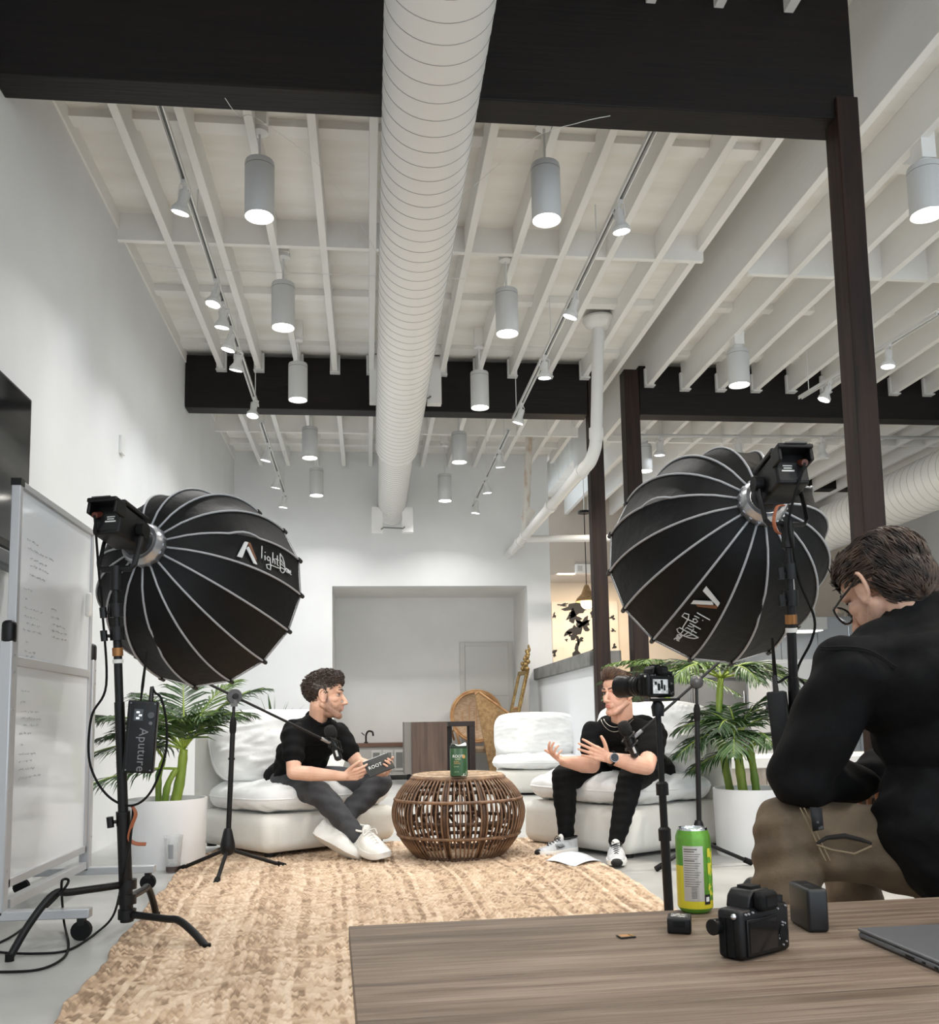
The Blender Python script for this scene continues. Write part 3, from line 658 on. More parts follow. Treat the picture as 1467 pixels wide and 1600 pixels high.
for k, (az, L, ri, dr, li, lv) in enumerate([(-2.9, .42, .35, .62, 0, 0), (3.0, .46, .75, .62, 0, 0), (2.5, .44, 1.05, .6, 0, 0), (-2.3, .42, .9, .7, 0, 0), (-1.5, .40, .9, .75, 0, 1), (-.8, .42, .7, .6, 0, 1), (-.2, .46, .8, .55, 0, 0), (.5, .5, .9, .5, 0, 0), (1.4, .45, 1.1, .5, 0, 0), (0.1, .48, .3, .4, 0, 1),
                                             (3.1, .62, .5, .6, 1, 2), (2.6, .55, .8, .6, 0, 2), (-2.7, .5, .75, .7, 1, 2), (-.5, .5, .6, .7, 0, 2), (.2, .55, .7, .6, 1, 2), (-1.2, .42, .8, .8, 0, 2), (1.3, .5, .9, .6, 0, 2), (-.1, .62, .25, .35, 0, 2), (-2.0, .44, .5, .7, 0, 0), (-.5, .5, 1.15, .5, 0, 0), (-3.05, .36, .0, .35, 0, 1)]):
    b = [(-.075, 0, .62), (-.015, -.03, .56), (-.10, .12, .93)][lv]
    frond(pr_, b, az, L*.9, ri, dr, 26, LEAFL if li else LEAF, .0125, .19, 50+k)
pb = at(1040, 1100, Y=6.6)
p3 = thing('potted_palm', 'taller palm standing behind the right lounge chair, mostly hidden by the softbox', 'potted plant', (pb.x, 6.6, 0))
pot(p3, .2, .34); stem(p3, [(0, 0, .30), (.02, 0, .7), (0, 0, 1.0)], .03, .022)
for k, az in enumerate((3.0, 2.5, -2.7, -2.2, -1.5, -.8, .1, .9, 1.7, 3.4)):
    frond(p3, (0, 0, 1.0), az, .56, .75-.25*(k % 3), .5, 26, LEAFL if k % 3 == 0 else LEAF, .014, .17, 90+k)
# ---- plastic cup on the floor
GLASS = mat('clear_plastic', (240, 244, 246), .08, trans=.9, alpha=.55)
gp = at(270, 1363, Z=0)
gl = thing('plastic_cup', 'clear plastic cup with a little iced coffee left, on the floor by the planter', 'cup', gp)
m = MB(); m.lathe([(.001, .002), (.031, .002), (.034, .006), (.046, .178), (.048, .18), (.046, .18), (.032, .008), (.001, .005)], 28, cap=False); m.build('cup_wall', GLASS, gl, smooth=60)
m = MB(); m.lathe([(.001, .006), (.0325, .006), (.0345, .032), (.001, .032)], 24, cap=False); m.build('coffee', mat('cold_coffee', (70, 38, 26), .2), gl)
MB().add([tuple(tubpt(a, z, .0415+ (z-.09)*.066)) for z in (.07, .14) for a in (-.3, -.1, .1, .3)], [(0, 1, 5, 4), (1, 2, 6, 5), (2, 3, 7, 6)]).build('printed_scale', mat('grey_print', (150, 152, 156), .5), gl)
# ---- sheet of paper on the rug edge
ppos = [at(x, y, Z=.02) for x, y in ((853, 1347), (896, 1332), (943, 1346), (899, 1354))]
def paperpt(u, v):
    a = ppos[0].lerp(ppos[1], u); b = ppos[3].lerp(ppos[2], u); p = a.lerp(b, v)
    return (p.x, p.y, .026+.030*u*(1-u)*4*.5+.006*sin(v*5))
tag(MB().grid(paperpt, 10, 10).build('paper_sheet', mat('printed_paper', (238, 240, 243), .7, c2=(224, 228, 234), scale=5, stretch=(1, 9, 1)), solid=.0006), 'white printed sheet of paper lying on the rug between the sneakers', 'paper')
# ================================================================ studio gear
PIPING = mat('grey_piping', (168, 169, 172), .45)
NYLON = mat('black_nylon', (9, 9, 10), .6, bump=.3, bscale=22, spec=.25)
SILV = mat('cast_silver', (186, 188, 192), .3, .85, bump=.2, bscale=30)
INNER = mat('white_reflector', (235, 235, 235), .6)
DIFF = mat('diffuser_cloth', (250, 250, 248), .8, emit=(255, 250, 243), estr=2.0)
BROWN = mat('logo_brown', (120, 76, 48), .5); LOGOW = mat('logo_white', (216, 216, 214), .5)
COPPER = mat('brass_clamp', (150, 104, 60), .35, .6); STICK = mat('white_sticker', (214, 214, 210), .5)
def dome_r(t, R): return R*sqrt(max(0, 1-(1-t)**2.15))**.94
class Dome:
    def __init__(s, C, a, R, D, ph, sgn):
        s.C, s.a, s.R, s.D, s.ph, s.sgn = V(C), V(a).normalized(), R, D, ph, sgn
        s.u = s.a.cross(V((0, 0, 1))).normalized(); s.v = s.u.cross(s.a)
        s.t0 = 0
        while dome_r(s.t0, R) < .072: s.t0 += .001
    def rib(s, k, t, dr=0):
        th = s.ph+s.sgn*2*pi*k/16; tt = s.t0+(1-s.t0)*t
        r = dome_r(tt, s.R)+dr
        return s.C+s.a*(s.D*(tt-1))+(s.u*cos(th)+s.v*sin(th))*r
    def panel(s, k, u, t, dr=0):
        a, b = s.rib(k, t, dr), s.rib(k+1, t, dr); p = a.lerp(b, u)
        ctr = s.C+s.a*(s.D*((s.t0+(1-s.t0)*t)-1)); q = (p-ctr)
        return p-q.normalized()*(.011*sin(pi*u)*sin(pi*min(1, t*1.02)))
def softbox(label, dm, logo_k, flip):
    t = thing('dome_softbox', label, 'softbox', dm.C-dm.a*dm.D, 0, 'black dome softboxes')
    for k in range(16):
        m = MB(); m.grid(lambda u, v: dm.panel(k, u, v), 7, 22)
        if dm.sgn*1 > 0: m.f = [tuple(reversed(f_)) for f_ in m.f]
        m.build('fabric_panel', NYLON, t, smooth=180, world=True)
        kink = (k % 5 == 2)
        pts = []
        for i in range(23):
            tt = i/22; p = dm.rib(k, tt, .004)
            if kink and 6 <= i <= 9: p = p+V((0, 0, .012*sin((i-5)/5*pi)))
            pts.append(p)
        r_ = MB().tube(pts, .0042, 6).build('rib_piping', PIPING, t, smooth=180, world=True)
        p0, p1 = dm.rib(k, .965, .004), dm.rib(k, 1.0, .004)
        MB().tube([p0, p1, p1+(p1-p0).normalized()*.012], .009, 8).build('tip_cap', BLACKP, r_, world=True)
        MB().tube([dm.rib(k, 1), dm.rib(k+1, 1)], .0032, 5).build('rim_edging', PIPING, t, world=True)
    m = MB(); m.add([dm.rib(k, .985) for k in range(16)]+[dm.C-dm.a*.012], [(k, (k+1) % 16, 16) for k in range(16)]); m.build('front_diffuser', DIFF, t, world=True, smooth=None)
    fr = basis(dm.C-dm.a*dm.D, dm.u, dm.v)
    if fr.to_3x3().col[2].dot(dm.a) < 0: fr = basis(dm.C-dm.a*dm.D, dm.v, dm.u)
    z0 = dm.D*dm.t0
    m = MB(); m.lathe([(.058, z0-.055), (.070, z0-.055), (.080, z0-.035), (.082, z0-.01), (.074, z0+.012), (.055, z0+.012), (.055, z0-.05)], 32, fr, cap=False); m.build('speed_ring', SILV, t, world=True)
    for k in range(16):
        p = dm.rib(k, 0, .004); MB().tube([p-dm.a*.025, p+dm.a*.012], .007, 6).build('rib_socket', SILV, t, world=True)
    # logo: a peaked A of two strokes, then hand-drawn lettering
    def sp(x, y, dr=.010):
        # x runs outwards along the panel (0..1), y across it (0..1)
        yy = 1-y if flip else y
        return dm.panel(logo_k, yy, x, dr)
    def stroke(name, pts, w, m_):
        MB().tube([sp(x, y, .008) for x, y in pts], w, 5).build(name, m_, t, world=True)
    def quad(name, q, m_):
        MB().add([sp(x, y, .007) for x, y in q]+[sp(x, y, .004) for x, y in q], [(0, 1, 2, 3), (7, 6, 5, 4)]).build(name, m_, t, world=True, smooth=None)
    return t, sp, stroke, quad
# hand-lettering in a unit box, x to the right, y up
GLY = [[(.02, 1.0), (.03, .42)], [(.13, .62), (.13, .40)], [(.13, .76), (.135, .79)],
       [(.29, .60), (.23, .64), (.19, .54), (.22, .44), (.29, .50), (.29, .62), (.29, .25), (.25, .02), (.15, .03), (.15, .20), (.27, .28)],
       [(.37, .90), (.37, .42)], [(.37, .56), (.42, .64), (.45, .56), (.45, .42)], [(.53, .86), (.53, .44), (.57, .42)], [(.47, .68), (.59, .68)],
       [(.27, .28), (.5, .30), (.62, .33)],
       [(.62, 1.0), (.62, .22), (.70, .18), (.78, .28), (.82, .48), (.79, .72), (.72, .90), (.62, 1.0)], [(.62, .80), (.78, .62)], [(.62, .60), (.81, .52)], [(.62, .40), (.80, .40)],
       [(.87, .50), (.84, .40), (.88, .32), (.92, .40), (.90, .50), (.87, .50)],
       [(.93, .50), (.935, .32)], [(.935, .44), (.955, .50), (.965, .34)], [(.965, .44), (.985, .50), (.995, .34)],
       [(1.02, .42), (1.07, .44), (1.06, .52), (1.02, .46), (1.03, .34), (1.08, .34)]]
DL = Dome((-.651, 3.992, 1.271), (.30, .931, -.209), .40, .53, radians(63.9), -1)
DR = Dome((1.325, 3.465, 1.309), (.018, .974, -.224), .40, .53, radians(117.2), 1)
def lettering(sp, stroke, quad, x0, x1, y0, y1, lx0, lx1, flipx=False):
    fx = (lambda x: 1-x) if flipx else (lambda x: x)
    for g in GLY: stroke('lettering', [(x0+(x1-x0)*gx, y0+(y1-y0)*gy) for gx, gy in g], .0022, LOGOW)
    W = lx1-lx0
    quad('logo_bar', [(lx0, y0+.05), (lx0+W*.22, y0+.05), (lx0+W*.55, y1), (lx0+W*.38, y1)], LOGOW)
    quad('logo_bar', [(lx0+W*.80, y0+.0), (lx0+W, y0+.0), (lx0+W*.60, y1-.12), (lx0+W*.50, y1-.2)], LOGOW)
    quad('logo_bar', [(lx0+W*.97, y0+.12), (lx0+W*1.03, y0+.2), (lx0+W*.66, y1), (lx0+W*.5, y1)], BROWN)
# ---- lamp heads
def studio_light(label, dm, cable_side):
    base = dm.C-dm.a*dm.D; fr = basis(base, dm.u, dm.v)
    if fr.to_3x3().col[2].dot(dm.a) < 0: fr = basis(base, -dm.u, dm.v)
    z0 = dm.D*dm.t0-.055
    t = thing('studio_light', label, 'studio light', base-dm.a*.1, 0, 'black studio lamp heads')
    m = MB(); m.lathe([(.052, z0+.01), (.056, z0-.005), (.056, z0-.05), (.048, z0-.06), (.001, z0-.06)], 28, fr, cap=False); m.build('barrel', BLACKP, t, world=True)
    m = MB(); m.rbox((0, 0, z0-.13), (.104, .112, .15), .012, 3, fr); m.build('housing', BLACKP, t, world=True)
    # top hood with carrying slot
    m = MB(); m.box((0, .064, z0-.12), (.112, .016, .16), fr, taper=(1, 1)); m.box((0, .052, z0-.222), (.112, .016, .06), fr @ Matrix.Translation((0, 0, 0))); m.box((-.05, .03, z0-.215), (.012, .05, .06), fr); m.box((.05, .03, z0-.215), (.012, .05, .06), fr); m.build('rear_hood', BLACKP, t, world=True, bevel=.004)
    MB().box((0, .058, z0-.2545), (.07, .004, .004), fr).build('handle_slot', mat('slot_grey', (70, 70, 72), .4), t, world=True)
    MB().box((0, -.015, z0-.2055), (.092, .06, .002), fr).build('rear_plate', mat('rear_plate', (22, 22, 24), .3), t, world=True)
    sx = cable_side
    for k, (yy, ww) in enumerate(((.004, .03), (-.004, .026), (-.013, .04))): MB().box((-sx*.016, yy, z0-.207), (ww, .0035 if k < 2 else .005, .001), fr).build('printed_label', STICK, t, world=True)
    for k, (yy, ww) in enumerate(((.004, .03), (-.004, .026), (-.013, .04))): MB().box((sx*.0525, yy-.01, z0-.15+.0*k), (.001, .0035 if k < 2 else .005, ww), fr).build('printed_label', STICK, t, world=True)
    MB().cyl(fr @ V((sx*.028, .018, z0-.20)), fr @ V((sx*.028, .0, z0-.235)), .011, n=12).build('power_plug', mat('plug_red', (84, 40, 26), .45), t, world=True)
    # yoke with side knobs, down to the stand receiver
    yk = [fr @ V((.068, 0, z0-.09)), fr @ V((.070, -.05, z0-.10)), fr @ V((.068, -.135, z0-.11)), fr @ V((.055, -.15, z0-.11)), fr @ V((-.055, -.15, z0-.11)), fr @ V((-.068, -.135, z0-.11)), fr @ V((-.070, -.05, z0-.10)), fr @ V((-.068, 0, z0-.09))]
    MB().tube(yk, .011, 8, flat=.6).build('yoke', BLACKM, t, world=True)
    for s_ in (-1, 1):
        MB().cyl(fr @ V((s_*.055, 0, z0-.09)), fr @ V((s_*.082, 0, z0-.09)), .026, n=18).build('yoke_knob', BLACKP, t, world=True)
    foot = fr @ V((0, -.15, z0-.11)); MB().cyl(foot+V((0, 0, .01)), foot-V((0, 0, .075)), .019, n=14).build('receiver', BLACKM, t, world=True)
    lamp('AREA', 'softbox_lamp', dm.C+dm.a*.02, dm.a, DOME_W, (1, .965, .92), dm.R*1.8, radians(120), parent=t)
    return t, foot-V((0, 0, .075)), fr @ V((sx*.028, .0, z0-.235)), fr
sbL, spL, stL, quL = softbox('round black dome softbox with light grey ribs on the left stand', DL, 2, True)
slL, footL, plugL, frL = studio_light('black studio lamp behind the left dome softbox', DL, 1)
sbR, spR, stR, quR = softbox('round black dome softbox with light grey ribs on the right, turned away', DR, 5, False)
slR, footR, plugR, frR = studio_light('black studio lamp with brown strap behind the right dome softbox', DR, -1)
# ---- C-stands
def c_stand(label, top, base, legs, kind, rb=.018):
    t = thing('c_stand', label, 'light stand', (base[0], base[1], 0), 0, 'black turtle-base light stands')
    base = V(base); top = V(top); L = top-base
    P = lambda q: base+L*q
    MB().tube([base, P(.30)], rb*1.25, 16).build('lower_sleeve', BLACKM, t, world=True)
    MB().tube([P(.05), P(.66)], rb*.95, 16).build('column', BLACKM, t, world=True)
    MB().tube([P(.66), P(.86)], rb*.80, 14).build('column', BLACKM, t, world=True)
    MB().tube([P(.84), P(1.0)], rb*.62, 12).build('riser', BLACKM, t, world=True)
    for q in (.30, .86, .93): 
        c = MB().tube([P(q-.012), P(q+.03)], rb*1.35, 14).build('collar', BLACKP, t, world=True)
        d_ = V((-.9, -.5, 0)).normalized(); MB().tube([P(q)+d_*.02, P(q)+d_*.045], .006, 8).build('knob_stem', BLACKM, c, world=True)
        MB().tube([P(q)+d_*.042-V((0, 0, .018)), P(q)+d_*.046+V((0, 0, .018))], .012, 8).build('t_knob', BLACKP, c, world=True)
    MB().tube([P(.80), P(.825)], rb*1.02, 14).build('brass_ring', COPPER, t, world=True); MB().tube([P(.778), P(.79)], rb*1.02, 14).build('sticker', STICK, t, world=True)
    for (foot, hz) in legs:
        foot = V((foot[0], foot[1], .011)); h = V((base.x, base.y, hz)); d_ = (foot-h); d_.z = 0; Lh = d_.length; d_.normalize()
        pts = bez([h+d_*.02, h+d_*(Lh*.5), h+d_*(Lh*.66), V((0, 0, 0))+foot.lerp(h+d_*Lh*.72, .55), foot], 6)
        l_ = MB().tube(pts, .0125, 10).build('leg', BLACKM, t, smooth=180, world=True)
        MB().tube([foot-V((0, 0, .011)), foot+V((0, 0, .012))], .014, 10).build('foot_cap', BLACKR, l_, world=True)
        MB().tube([h-V((0, 0, .016)), h+V((0, 0, .016))], rb*1.7, 14).build('leg_socket', BLACKP, t, world=True)
    return t
csL = c_stand('black light stand on three bent legs holding the left softbox', footL, (-.825, 3.40, .06), [((-1.119, 3.157), .185), ((-.521, 3.179), .085), ((-.80, 3.74), .135)], 0)
csR = c_stand('black light stand behind the crouched man holding the right softbox', footR, (1.365, 2.92, .06), [((1.025, 2.73), .215), ((1.66, 2.70), .09), ((1.38, 3.27), .15)], 0)
# ---- control boxes hung on the stands
def control_box(label, c, xdir, ydir, w, h, d, face_text):
    t = thing('control_box', label, 'control box', c, 0, 'black lamp control boxes')
    fr = basis(c, xdir, ydir)
    m = MB(); m.rbox((0, 0, 0), (w, h, d), .006, 3, fr); m.build('case', BLACKP, t, world=True)
    z = d/2+.0008
    MB().box((-.012*w/.1, h*.30, z), (w*.30, h*.16, .0012), fr).build('display', mat('control_display', (40, 42, 44), .2), t, world=True)
    for k in range(3): MB().box((-.014*w/.1+(k % 2)*.008, h*.335-k*.010, z+.001), (.010, .006, .0006), fr).build('display_digit', mat('lit_digits', (235, 238, 238), .4, emit=(235, 240, 240), estr=.8), t, world=True)
    MB().cyl(fr @ V((w*.30, h*.30, d/2)), fr @ V((w*.30, h*.30, d/2+.007)), .011, n=18).build('dial', mat('dial_grey', (60, 60, 62), .35), t, world=True)
    MB().cyl(fr @ V((w*.30, h*.19, d/2)), fr @ V((w*.30, h*.19, d/2+.004)), .006, n=14).build('button', mat('dial_grey2', (96, 96, 98), .4), t, world=True)
    MB().box((-w*.40, 0, z), (.003, h*.8, .001), fr).build('side_groove', mat('groove', (4, 4, 4), .6), t, world=True)
    if face_text: text_mesh('Aputure', .042, 'lettering', mat('letter_grey', (116, 116, 118), .4), t, fr @ Matrix.Translation((.008, -h*.18, z)) @ Matrix.Rotation(-pi/2, 4, 'Z'), .0004, spacing=1.05)
    for x in (-.4, .4):
        for y in (-.46, .46): MB().cyl(fr @ V((x*w, y*h, d/2)), fr @ V((x*w, y*h, d/2+.001)), .0025, n=8).build('screw', mat('screw_grey', (110, 110, 112), .3, .8), t, world=True)
    MB().tube([fr @ V((-.012, h/2, 0)), fr @ V((-.010, h/2+.05, 0)), fr @ V((-.006, h/2+.17, -.005))], [.006, .012, .008], 8, flat=.4).build('hanging_strap', BLACKR, t, world=True)
    MB().tube([fr @ V((w*.22, h/2, 0)), fr @ V((w*.22, h/2+.05, 0))], [.009, .007], 10).build('connector', mat('connector_dark', (34, 28, 26), .4), t, world=True)
    return t, fr @ V((w*.22, h/2+.05, 0))
bc = at(221, 1151, Y=3.33)
cbL, cbLtop = control_box('black lamp control box with grey lettering hung on the left stand', bc, V((1, .12, -.06)), V((.085, .02, 1)), .098, .245, .06, True)
bcR = at(1220, 1138, Y=2.82)
cbR, cbRtop = control_box('black lamp control box seen edge-on hung on the right stand', bcR, V((-.55, -1, 0)), V((-.07, 0, 1)), .098, .23, .055, False)
def cable(label, pts, r=.0042, n=8, m_=None):
    return tag(MB().tube(bez(pts, n), r, 7).build('cable', m_ or BLACKR, smooth=180), label, 'cable')
A = lambda x, y, Y=3.36: at(x, y, Y=Y)
cable('black cable looping from the left lamp head to its control box', [plugL, A(155, 900, 3.3), A(160, 955), A(166, 1070), A(143, 1120), A(140, 1190), A(165, 1240), A(203, 1259, 3.36), A(235, 1238, 3.33), A(258, 1180, 3.32), A(260, 1130, 3.32), A(252, 1092, 3.32), A(242, 1082, 3.33), cbLtop])
Zf = lambda x, y, z=.006: at(x, y, Z=z)
cable('black power cable falling from the left stand and running over the floor', [A(208, 1262, 3.37), A(205, 1300, 3.36), A(202, 1325, 3.34), A(193, 1365, 3.3), Zf(178, 1428, .05), Zf(150, 1458, .006), Zf(108, 1484), Zf(60, 1490), Zf(0, 1488), Zf(-60, 1480)])
cable('second black cable looped over the left leg of the stand and across the floor', [Zf(-40, 1490), Zf(20, 1462), Zf(60, 1430, .03), A(95, 1395, 3.2), A(107, 1377, 3.2), A(100, 1374, 3.2), A(96, 1385, 3.2), Zf(100, 1440, .03), Zf(107, 1478), Zf(95, 1500), Zf(55, 1516), Zf(-20, 1519)])
tag(MB().tube(bez([A(207, 1260, 3.37), A(212, 1272, 3.36), A(206, 1290, 3.36), A(202, 1310, 3.36), A(212, 1318, 3.36), A(228, 1319, 3.36)], 6), .008, 8, flat=.35).build('cable_tie', mat('orange_leather', (150, 84, 52), .55), smooth=180), 'orange strap holding the cable on the left stand column', 'strap')
tag(MB().tube(bez([A(1224, 790, 2.72), A(1214, 792, 2.70), A(1209, 812, 2.70), A(1212, 828, 2.70), A(1218, 834, 2.72)], 6), .007, 8, flat=.4).build('cable_tie', mat('orange_leather', (150, 84, 52), .55), smooth=180), 'brown cable strap hanging below the right lamp head', 'strap')
cable('black cable hanging from the right lamp head down beside the stand', [plugR, A(1233, 810, 2.72), A(1240, 860, 2.74), A(1250, 910, 2.76), A(1272, 965, 2.78), A(1268, 1000, 2.8), A(1248, 1040, 2.84), A(1240, 1075, 2.86), A(1243, 1095, 2.88), A(1262, 1102, 2.9), A(1290, 1120, 2.95)])
cable('short black cable arching over the right control box', [cbRtop, A(1216, 1066, 2.82), A(1232, 1057, 2.82), A(1250, 1062, 2.84), A(1262, 1075, 2.86)])
# ---- lettering on the domes
def panel_axes(sp): return
lettering(spL, stL, quL, .47, .80, .16, .80, .28, .43); lettering(spR, stR, quR, .47, .80, .16, .80, .28, .43)
# ---- microphone stands
def mic_stand(label, top, hub, feet, boom_a, boom_b, ball=False):
    t = thing('microphone_stand', label, 'microphone stand', (hub[0], hub[1], 0), 0, 'black boom microphone stands')
    top = V(top); hub = V(hub); P = lambda q: hub+(top-hub)*q
    MB().tube([hub, P(.78)], .0125, 14).build('column', BLACKM, t, world=True)
    MB().tube([P(.76), P(.97)], .0075, 12).build('riser', BLACKM, t, world=True)
    MB().tube([P(.75), P(.77), P(.83), P(.86)], [.012, .0165, .0165, .011], 14).build('height_grip', BLACKR, t, world=True)
    MB().tube([P(.58), P(.595)], .016, 12).build('collar', BLACKP, t, world=True)
    MB().lathe([(.016, .10), (.022, .085), (.034, .03), (.037, .0), (.03, -.02), (.014, -.03)], 20, Matrix.Translation(hub)).build('leg_hub', BLACKP, t, world=True)
    for f_ in feet:
        f_ = V((f_[0], f_[1], .012)); d_ = (f_-hub); d_.z = 0; d_.normalize()
        l_ = MB().tube([hub+d_*.02+V((0, 0, -.005)), f_], .0095, 10).build('leg', BLACKM, t, world=True)
        MB().tube([f_.lerp(hub, .0), f_.lerp(hub, .14)], .014, 10).build('rubber_foot', BLACKR, l_, world=True)
    bd = (V(boom_b)-V(boom_a)).normalized()
    if ball: MB().sphere(top, .033, 18, 12).build('ball_clutch', mat('clutch_grey', (58, 58, 60), .4), t, world=True, smooth=180)
    else:
        m = MB(); sd = bd.cross(V((0, 0, 1))).normalized(); m.tube([top-sd*.014, top+sd*.014], .036, 22); m.box(top-V((0, 0, .03)), (.03, .03, .04)); m.build('boom_clutch', mat('clutch_grey', (58, 58, 60), .4), t, world=True)
        MB().tube([top+sd*.014, top+sd*.034], .014, 12).build('clutch_knob', BLACKP, t, world=True)
    MB().tube([V(boom_a), V(boom_b)], .0068, 12).build('boom_arm', BLACKM, t, world=True)
    return t, bd
def microphone(label, p, bd, drop):
    """shock-mounted microphone at the boom tip"""
    p = V(p); t = thing('microphone', label, 'microphone', p, 0, 'black shock-mounted microphones')
    d = V(drop).normalized(); side = d.cross(bd).normalized()
    MB().tube([p-bd*.045, p+bd*.01], .010, 10).build('boom_adapter', mat('adapter_grey', (150, 150, 152), .3, .8), t, world=True)
    c = p+bd*.035
    for s_ in (-.022, .022):
        q = 20; cc = c+d*s_; MB().tube([cc+(bd*cos(2*pi*k/q)+side*sin(2*pi*k/q))*.038 for k in range(q+1)], .0045, 6, cap=False).build('shock_ring', BLACKP, t, world=True)
    for k in range(4):
        a = pi/4+k*pi/2; e = (bd*cos(a)+side*sin(a)); MB().tube([c-d*.03+e*.038, c+d*.03+e*.038], .004, 6).build('shock_strut', BLACKP, t, world=True)
    MB().tube([c-d*.035, c+d*.02, c+d*.075, c+d*.085], [.018, .021, .021, .012], 16).build('mic_body', mat('mic_body', (24, 24, 26), .3, .2), t, world=True)
    MB().tube([c+d*.03+V((0, -.0205, 0)), c+d*.062+V((0, -.0205, 0))], .006, 8).build('mic_badge', mat('mic_badge', (205, 207, 208), .35), t, world=True)
    MB().tube([c-d*.105, c-d*.10, c-d*.085, c-d*.06, c-d*.035], [.006, .022, .031, .033, .026], 18).build('foam_windscreen', mat('foam', (10, 10, 11), .95, bump=.5, bscale=150), t, smooth=180, world=True)
    return t
tL = at(366, 1088, Y=4.72); mL = at(521, 1163, Y=4.93)
bdL = (mL-tL).normalized()
mic_stand('black boom microphone stand in front of the left lounge chair', tL, (-.68, 4.72, .125), [(-.685, 4.404), (-.42, 4.887), (-.944, 4.882)], tL-bdL*.22, mL-bdL*.05)
microphone('black microphone in a shock mount at the chest of the man with the tablet', mL-bdL*.03, bdL, V((.28, .05, -.95)))
tR = at(1088, 1066, Y=4.42); mR = at(985, 1157, Y=4.50)
bdR = (mR-tR).normalized()
mic_stand('black boom microphone stand with a ball clutch by the right lounge chair', tR, (1.585, 4.45, .125), [(1.345, 4.386), (1.85, 4.47), (1.60, 4.70)], tR-bdR*.30, mR-bdR*.05, ball=True)
microphone('black microphone in a shock mount at the chest of the man with the watch', mR-bdR*.03, bdR, V((.35, .05, -.93)))
MB()
# ---- video camera on a monopod
def camera_body(t, fr, lens=True, screen_lit=False):
    """mirrorless camera; local x = to the right seen from behind, y = up, z = towards the back"""
    m = MB(); m.rbox((0, .0, 0), (.124, .074, .046), .008, 3, fr); m.build('body', BLACKP, t, world=True)
    m = MB(); m.rbox((.052, -.003, -.028), (.030, .072, .040), .012, 4, fr); m.build('grip', BLACKR, t, world=True)
    m = MB(); m.prism([(-.034, .034), (.034, .034), (.030, .052), (.020, .062), (-.020, .062), (-.030, .052)], -.026, .016, fr); m.build('viewfinder_hump', BLACKP, t, world=True, bevel=.003)
    m = MB(); m.rbox((0, .046, .024), (.044, .030, .022), .009, 4, fr); e = m.build('eyecup', BLACKR, t, world=True)
    MB().box((0, .047, .0352), (.026, .016, .001), fr).build('eyepiece_glass', mat('eyepiece', (8, 8, 12), .05), e, world=True)
    MB().box((0, .064, -.006), (.024, .004, .026), fr).build('hot_shoe', BLACKM, t, world=True)
    MB().box((-.012, -.004, .0245), (.078, .054, .004), fr).build('screen_bezel', BLACKP, t, world=True, bevel=.001)
    MB().box((-.012, -.004, .0268), (.068, .045, .0006), fr).build('screen', mat('camera_screen_lit', (120, 122, 124), .3, c2=(230, 232, 232), scale=60, emit=(200, 204, 206), estr=.25) if screen_lit else mat('camera_screen_off', (26, 24, 24), .12), t, world=True)
    if screen_lit:
        for k, (x, y, w_, h_) in enumerate(((-.020, -.006, .012, .022), (-.006, .002, .010, .028), (.006, -.008, .008, .018), (-.034, .006, .010, .010))): MB().box((x, y, .0272), (w_, h_, .0003), fr).build('screen_image', BLACKP, t, world=True)
    for x, y, r in ((.040, .040, .010), (.056, .039, .008)): MB().cyl(fr @ V((x, y-.004, .006)), fr @ V((x, y+.006, .006)), r, n=18).build('dial', BLACKP, t, world=True)
    MB().cyl(fr @ V((.040, -.008, .022)), fr @ V((.040, -.008, .0265)), .011, n=20).build('control_wheel', BLACKR, t, world=True)
    bt = mat('button_marks', (150, 150, 152), .4)
    for x, y in ((-.05, .031), (-.043, .031), (-.033, .032), (.040, .008), (.046, .006), (.040, .0035), (.030, -.010), (.030, -.015), (.040, -.026), (.048, -.022), (.030, .030), (.050, .032)): MB().cyl(fr @ V((x, y, .0225)), fr @ V((x, y, .0254)), .0015, n=8).build('button', bt, t, world=True)
    MB().sphere(fr @ V((-.064, .028, .012)), .005, 10, 7).build('strap_lug', CHROME, t, world=True)
    m = MB(); m.box((-.0625, -.004, .004), (.002, .056, .012), fr); m.box((-.0625, -.004, -.010), (.002, .056, .010), fr); m.build('port_doors', BLACKR, t, world=True)
    if lens:
        m = MB(); m.tube([fr @ V((-.008, .0, -z)) for z in (.02, .035, .036, .075, .076, .115, .12, .155)], [.031, .031, .034, .034, .036, .036, .040, .042], 28); m.build('lens_barrel', BLACKP, t, world=True)
        for z in (.05, .09): MB().tube([fr @ V((-.008, 0, -z)), fr @ V((-.008, 0, -z-.014))], .0372, 28).build('focus_ring', BLACKR, t, world=True)
        MB().tube([fr @ V((-.008, 0, -.1556)), fr @ V((-.008, 0, -.1566))], .037, 24).build('front_glass', mat('lens_glass', (10, 12, 20), .05), t, world=True)
        MB().tube([fr @ V((-.008, .018, -.11)), fr @ V((-.008, .030, -.114))], .002, 6).build('ring_mark', bt, t, world=True)
    else:
        m = MB(); m.tube([fr @ V((-.008, -.002, -.02)), fr @ V((-.008, -.002, -.030))], .032, 28); m.build('lens_mount', mat('mount_metal', (120, 120, 122), .3, .8), t, world=True)
YC = 3.25
cc = at(1026, 1071, Y=YC)
frv = basis(cc, V((.86, .50, .0)), V((.02, 0, 1)))
vc = thing('video_camera', 'black camera with lit screen on the thin pole in front of the right-hand man', 'camera', cc)
camera_body(vc, frv @ Matrix.Scale(1.12, 4), True, True)
mp_ = thing('monopod', 'thin black camera pole standing behind the wooden table', 'tripod', at(1045, 1440, Z=0))
fb = at(1046, 1438, Y=YC); fb.z = 0.0; ft = cc+V((0, 0, -.047))
Q = lambda q: fb+(ft-fb)*q
